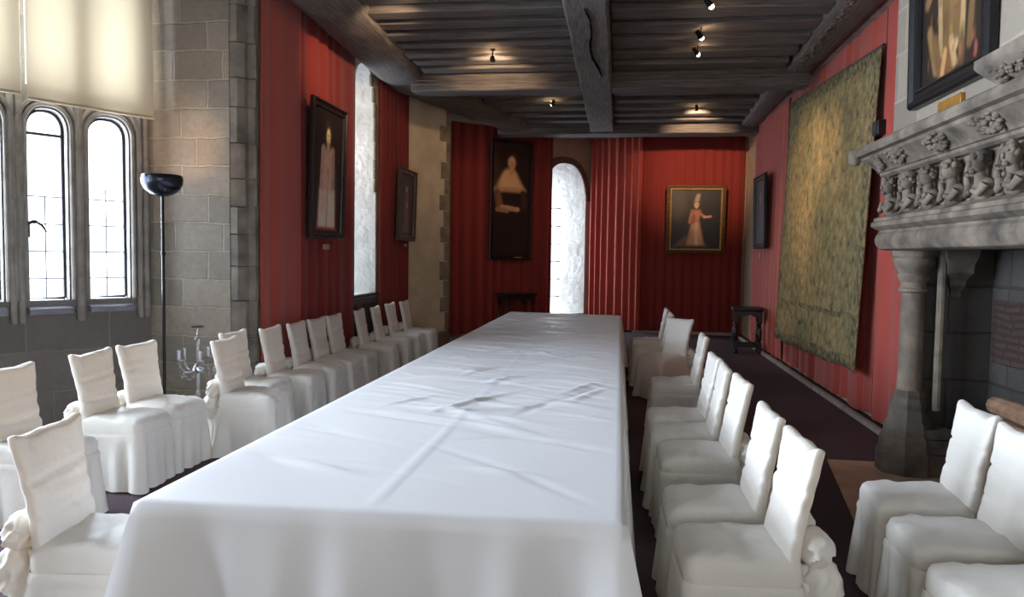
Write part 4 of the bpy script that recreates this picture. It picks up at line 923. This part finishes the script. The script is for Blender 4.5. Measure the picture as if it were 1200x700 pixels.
def chair_parts(root, seed):
    nz = lambda x, y, z=0: noise.noise(Vector((x + seed * 13.7, y + seed * 3.1, z)))
    NP = 112; HX, HY = 0.218, 0.202
    per = rrect(HX, HY, 0.05, NP)
    # seat
    m_ = MB(); rg = []
    for s_, z in ((1.0, 0.385), (1.012, 0.41), (1.012, 0.45), (0.995, 0.474), (0.965, 0.492), (0.90, 0.503), (0.7, 0.511), (0.45, 0.514), (0.2, 0.515), (0.03, 0.515)):
        rg.append([(p[0] * s_, p[1] * s_, z + (0.014 * nz(p[0] * s_ * 7, p[1] * s_ * 7) + 0.006 * (1 - abs(nz(p[0] * s_ * 11 + 3, p[1] * s_ * 6)) * 4) * s_ if z > .46 else 0) - 0.012 * max(0, p[0] * s_ / HX) * (z > .47)) for p, n in per])
    m_.rings(rg, True, False, True); m_.build('seat', M['cover'], root, angle=80)
    # skirt
    m_ = MB(); rg = []; NLV = 16
    for l in range(NLV + 1):
        s_ = l / NLV; z = 0.40 - 0.385 * s_; ring = []
        for k, (p, n) in enumerate(per):
            th = math.atan2(p[1] / HY, p[0] / HX); cd = abs(abs(th) - PI / 4) if abs(th) < PI / 2 else abs(abs(th) - 3 * PI / 4)
            corner = math.exp(-(cd / 0.16) ** 2)
            o_ = 0.005 + 0.018 * s_ + s_ ** 1.1 * (0.024 * nz(p[0] * 10, p[1] * 10, s_ * 0.6) + 0.007 * math.sin(k * 0.62 + seed)) + 0.006 * math.exp(-((s_ - 0.06) / 0.03) ** 2)
            o_ += s_ * (0.030 * corner - 0.022 * math.exp(-((cd - 0.30) / 0.10) ** 2))
            if n[0] < -0.5: o_ += 0.035 * s_
            ring.append((p[0] * 1.005 + n[0] * o_, p[1] * 1.005 + n[1] * o_, z + (0.004 * math.sin(k * .9) if l == NLV else 0)))
        rg.append(ring)
    m_.rings(rg, True); m_.build('skirt', M['cover'], root, angle=70)
    # backrest
    m_ = MB(); rg = []; NB = 56; NLV = 30
    for l in range(NLV + 4):
        k = min(1.0, l / NLV); ex = max(0, l - NLV); ring = []
        w = 0.190 + 0.016 * k + 0.012 * sstep(0.72, 0.95, k) - 0.010 * math.exp(-((k - 0.45) / 0.18) ** 2) + 0.0025 * math.sin(k * 31 + seed)
        tk = (0.030 + 0.006 * (1 - k)) * (1, 0.86, 0.55, 0.12)[ex]
        w -= (0, 0.004, 0.014, 0.024)[ex]
        for i in range(NB):
            a_ = 2 * PI * i / NB; cy, cx = math.cos(a_), math.sin(a_)
            y = w * math.copysign(abs(cy) ** 0.35, cy); x = tk * math.copysign(abs(cx) ** 0.6, cx)
            q = abs(y) / 0.21
            ear = 0.018 * q ** 3 - 0.010 * math.exp(-((q - .55) / .2) ** 2) + 0.008 * nz(y * 9, 5)
            z = 0.47 + k * (0.425 + ear * k ** 3) + (0, 0.007, 0.013, 0.016)[ex]
            wr = 0.0
            if cx > 0.1:
                band = 0.35 + 0.65 * math.exp(-((k - 0.42) / 0.22) ** 2)
                wr = 0.007 * band * nz(y * 3.2 + z * 1.2, z * 24) + 0.004 * band * (0.5 - abs(nz(y * 4 + z * 3, z * 17 - y * 3))) + 0.006 * nz(y * 22, z * 3) * sstep(.7, 1, k)
                wr -= 0.009 * math.exp(-((z - 0.745 - 0.03 * y) / 0.008) ** 2) + 0.008 * math.exp(-((z - 0.60 + 0.05 * y) / 0.01) ** 2)
            ring.append((-0.178 - 0.085 * k ** 1.2 + x + wr - 0.012 * (y / .2) ** 2 * k * -1, y + 0.004 * nz(z * 15, cy), z))
        rg.append(ring)
    m_.rings(rg, True, False, True); m_.build('backrest', M['cover'], root, angle=75)
    # sash tied behind: two puffed loops, a knot and a hanging tail
    m_ = MB(); rr = random.Random(seed)
    for e in (-1, 1):
        for cx, cy, cz, rx, ry, rz in ((-0.272, 0.115, 0.52, 0.068, 0.115, 0.075), (-0.30, 0.118, 0.40, 0.08, 0.108, 0.10)):
            o_ = rr.uniform(0, 9)
            m_.ball((cx, e * cy, cz + rr.uniform(-.02, .02)), (rx, ry, rz), 32, 18, lambda ph, th: 1 - 0.20 * abs(math.sin(3.5 * ph + o_ + 2 * math.sin(2 * th))) * math.sin(th) + 0.22 * noise.noise(Vector((math.cos(ph) * 2.2 + o_, math.sin(ph) * 2.2, th * 2.4))))
    rg = []
    for l in range(15):
        s_ = l / 14; z = 0.46 - 0.445 * s_; w = 0.13 + 0.09 * s_ ** 0.7; ring = []
        for i in range(41):
            u = i / 40 * 2 - 1
            ring.append((-0.255 - (0.065 + 0.095 * s_) * (1 - u * u) ** 0.6 - 0.022 * s_ * math.sin(u * 17 + seed) - 0.012 * noise.noise(Vector((u * 5, s_ * 2, seed))), u * w, z + (0.03 * s_ * abs(math.sin(u * 4 + seed)) if l else 0)))
        rg.append(ring)
    back = [[(x + 0.02 + 0.03 * (1 - (y / 0.24) ** 2), y * 0.97, z) for x, y, z in r] for r in rg]
    m_.rings([a_ + b_[::-1] for a_, b_ in zip(rg, back)], True, True, True)
    m_.build('sash_bow', M['cover'], root, angle=70)

variants = []
def chair(x, y, rz, label, group, var):
    while len(variants) <= var: variants.append(None)
    z = 0.0
    if x > 1.0: z = 0.012
    if variants[var] is None:
        t = thing('covered_chair', label, 'chair', (x, y, z), rz, group); chair_parts(t, var + 1); variants[var] = t; return t
    return dup(variants[var], (x, y, z), rz, label, group)
GA = 'white covered chairs along the left side of the table'
GB = 'white covered chairs along the right side of the table'
GC = 'white covered chairs before the fireplace'
left = [
 (-3.34, 4.06, 0, 'white covered chair cut off by the left edge under the windows', 0),
 (-2, 2.78, 8, 'white covered chair in the lower left corner next to the near table end', 1),
 (-3.34, 4.82, 3, 'white covered chair under the windows, nearer of the pair left of the floor lamp', 2),
 (-3.36, 5.33, -3, 'white covered chair right before the floor lamp, farther of its pair', 3),
 (-2.89, 5.8, 4, 'white covered chair with brightly lit skirt in front of the crystal candelabrum', 0),
 (-3.1, 6.32, 0, 'white covered chair almost hidden behind the chair by the candelabrum', 1),
 (-2.98, 6.8, 2, 'white covered chair at the near edge of the left red curtain', 2),
 (-2.97, 7.36, 2, 'white covered chair under the left edge of the first left portrait, nearer of a pair', 3),
 (-2.97, 7.86, 0, 'white covered chair under the first left portrait, half hidden behind its neighbour', 0),
 (-2.97, 8.36, -1, 'white covered chair against the red curtain right under the first left portrait', 1),
 (-2.95, 9.22, 6, 'white covered chair just before the niche window', 2),
 (-2.95, 9.85, 6, 'white covered chair under the niche window', 3),
 (-2.98, 10.6, 2, 'white covered chair at the dark red curtain, last but one of the left row', 0),
 (-2.93, 11.15, 2, 'white covered chair at the far end of the left row beside the cream canted wall', 1)]
for x, y, a_, lb, v in left: chair(x, y, R(a_), lb, GA, v)
right = [
 (0.48, 3.1, 3, 'white covered chair nearest in the right row, by the table corner', 1),
 (0.46, 3.66, 1, 'white covered chair second from the near end of the right row', 2),
 (0.48, 4.6, 2, 'white covered chair third from the near end of the right row', 3),
 (0.45, 5.12, -2, 'white covered chair fourth from the near end of the right row', 0),
 (0.45, 5.64, 2, 'white covered chair fifth from the near end of the right row', 1),
 (0.53, 7.15, 0, 'white covered chair sixth from the near end of the right row', 2),
 (0.52, 8.95, 38, 'white covered chair turned to show its whole back panel on the right row', 3),
 (0.41, 9.85, 0, 'white covered chair last but one at the far end of the right row', 0),
 (0.41, 10.7, 0, 'white covered chair at the far end of the right row', 1)]
for x, y, a_, lb, v in right: chair(x, y, PI + R(a_), lb, GB, v)
hearth_c = [
 (1.44, 3.86, -3, 'white covered chair before the fireplace, farthest of the right edge group', 2),
 (1.4, 3.33, 0, 'white covered chair before the fireplace, middle of the right edge group', 3),
 (1.37, 2.8, 2, 'white covered chair seat in the bottom right corner of the photo', 0)]
for x, y, a_, lb, v in hearth_c: chair(x, y, PI + R(a_), lb, GC, v)

# ------------------------------------------------------------------ floor lamp
fl = thing('floor_lamp', 'tall black floor lamp with dark metal bowl by the bay windows', 'lamp', (-3.83, 6.05, 0))
m_ = MB(); m_.lathe([(0.0, 0), (0.15, 0.0), (0.15, 0.015), (0.13, 0.025), (0.03, 0.035), (0.02, 0.05)], n=28); m_.build('base', M['black_metal'], fl)
m_ = MB(); m_.lathe([(0.013, 0.03), (0.013, 2.085)], n=12); m_.lathe([(0.018, 1.58), (0.018, 1.61)], n=12); m_.build('pole', M['black_metal'], fl)
m_ = MB(); pr = [(0.0, 2.04), (0.04, 2.045), (0.09, 2.065), (0.13, 2.10), (0.152, 2.145), (0.157, 2.185), (0.15, 2.215), (0.143, 2.222), (0.138, 2.215), (0.145, 2.185), (0.14, 2.15), (0.12, 2.11), (0.08, 2.08), (0.0, 2.065)]
pr = [(r * 1.06, z + 0.035) for r, z in pr]
m_.lathe(pr, n=32); m_.build('lamp_bowl', M['bowl'], fl)
m_ = MB(); m_.ball((0, 0, 2.18), (0.05, 0.05, 0.045), 14, 9); m_.build('bulb', emit('lamp_bulb', (1, .66, .35), 12), fl)
point('lamp_light', (-3.83, 6.05, 2.29), 3.5, (1.0, 0.60, 0.28), 0.05)
spot('lamp_up', (-3.83, 6.05, 2.30), (-4.1, 6.9, 2.62), 22, 55, 1.0, (1.0, 0.60, 0.28), 0.05)

# ------------------------------------------------------------------ crystal candelabrum
cd = thing('crystal_candelabrum', 'clear crystal candelabrum standing before the stone pier', 'candelabrum', (-3.74, 6.42, 0))
m_ = MB(); m_.lathe([(0.0, 0), (0.11, 0.0), (0.11, 0.02), (0.05, 0.04), (0.022, 0.08), (0.02, 0.3), (0.03, 0.33), (0.02, 0.36), (0.02, 0.52), (0.045, 0.55), (0.045, 0.58), (0.02, 0.61), (0.016, 0.8), (0.03, 0.83), (0.014, 0.86), (0.014, 0.93), (0.0, 0.94)], n=18); m_.build('stem', M['crystal'], cd)
m_ = MB(); m_.lathe([(0.0, 0.935), (0.05, 0.94), (0.055, 0.95), (0.0, 0.953)], n=18); m_.build('drip_tray', M['black_metal'], cd)
for k in range(5):
    a_ = 2 * PI * k / 5 + 0.3; ca, sa = math.cos(a_), math.sin(a_); m_ = MB()
    m_.tube([(ca * r, sa * r, z) for r, z in ((0.02, 0.57), (0.06, 0.54), (0.11, 0.54), (0.15, 0.58), (0.17, 0.64))], 0.009, 8)
    m_.lathe([(0.006, 0.63), (0.04, 0.645), (0.045, 0.655), (0.02, 0.655), (0.024, 0.72), (0.028, 0.74), (0.022, 0.74), (0.016, 0.66)], (ca * 0.17, sa * 0.17, 0), 12); arm = m_.build('arm', M['crystal'], cd)
    m_ = MB(); b_ = a_ + 2 * PI / 5
    for q in range(11):
        u = q / 10; x, y = (ca * (1 - u) + math.cos(b_) * u) * 0.165, (sa * (1 - u) + math.sin(b_) * u) * 0.165
        m_.ball((x, y, 0.64 - 0.16 * math.sin(u * PI)), 0.0085, 8, 6)
    m_.build('bead_string', M['crystal'], cd)

# ------------------------------------------------------------------ dark oak side tables
def side_table(loc, rz, w, d, h, label, solid=False):
    t = thing('side_table', label, 'table', loc, rz)
    m_ = MB(); m_.box((-w / 2 - .03, -d / 2 - .03, h - 0.045), (w / 2 + .03, d / 2 + .03, h)); m_.box((-w / 2 - .015, -d / 2 - .015, h - 0.065), (w / 2 + .015, d / 2 + .015, h - 0.045)); m_.build('table_top', M['oak_dark'], t, bevel=0.01)
    for sx in (-1, 1):
        for sy in (-1, 1):
            m_ = MB(); x, y = sx * (w / 2 - .035), sy * (d / 2 - .035)
            m_.box((x - .035, y - .035, h - 0.24), (x + .035, y + .035, h - 0.06)); m_.box((x - .035, y - .035, 0.09), (x + .035, y + .035, 0.2))
            k = (h - 0.44); m_.lathe([(0.03, 0.2), (0.02, 0.2 + .04 * k), (0.034, 0.2 + .12 * k), (0.04, 0.2 + .35 * k), (0.03, 0.2 + .55 * k), (0.018, 0.2 + .7 * k), (0.03, 0.2 + .78 * k), (0.018, 0.2 + .86 * k), (0.032, 0.2 + .94 * k), (0.03, 0.2 + k)], (x, y, 0), 14)
            m_.lathe([(0.02, 0.0), (0.036, 0.02), (0.036, 0.05), (0.024, 0.09)], (x, y, 0), 12); m_.build('leg', M['oak_dark'], t, angle=30, bevel=0.003)
    for sy in (-1, 1):
        m_ = MB(); y = sy * (d / 2 - .035); n = 12
        top = [(-w / 2 + .07 + (w - .14) * i / n, h - 0.065) for i in range(n + 1)]; bot = [(x, h - 0.17 + 0.04 * math.sin(i / n * PI) + 0.012 * math.sin(i / n * PI * 4)) for i, (x, z) in enumerate(top)]
        m_.rings([[(a_[0], y - .012, a_[1]) for a_ in top], [(a_[0], y - .012, a_[1]) for a_ in bot], [(a_[0], y + .012, a_[1]) for a_ in bot], [(a_[0], y + .012, a_[1]) for a_ in top]], closed=False); m_.build('apron', M['oak_dark'], t)
        m_ = MB(); m_.box((-w / 2 + .06, y - .02, 0.11), (w / 2 - .06, y + .02, 0.165)); m_.build('stretcher', M['oak_dark'], t, bevel=0.006)
    for sx in (-1, 1):
        x = sx * (w / 2 - .035); m_ = MB(); m_.box((x - .012, -d / 2 + .07, h - 0.16), (x + .012, d / 2 - .07, h - 0.065)); m_.build('apron', M['oak_dark'], t)
        m_ = MB(); m_.box((x - .02, -d / 2 + .06, 0.11), (x + .02, d / 2 - .06, 0.165)); m_.build('stretcher', M['oak_dark'], t, bevel=0.006)
side_table((2.21, 13.66, 0), R(-4), 0.46, 0.42, 0.79, 'dark carved oak side table with turned legs by the right curtain')
side_table(gp(1.36, 0.42, 0), ang, 0.72, 0.36, 0.86, 'dark oak side table under the tall portrait at the far left')

# ------------------------------------------------------------------ daylight
cool = (0.74, 0.85, 1.0)
c = bay(LB / 2, -1.0, 2.5); area('sky_bay', c, bay(LB / 2, 2, 2.2), 3.0, 3.4, 1000, cool)
area('sky_front', (B.x - 1.1, B.y - 2.0, 2.6), (0, B.y - 2.0, 2.0), 4.4, 3.4, 1900, cool)
area('sky_niche', (Lw - 1.3, 10.3, 2.7), (0, 10.3, 2.3), 1.2, 3.2, 75, cool)
c = gp(2.85, -1.2, 2.1); area('sky_far', c, gp(3.0, 2, 1.9), 1.6, 3.2, 150, cool)
area('sky_back', (-0.4, -4.6, 2.6), (-0.4, 5, 1.6), 6.0, 3.2, 210, (1.0, 0.96, 0.90))
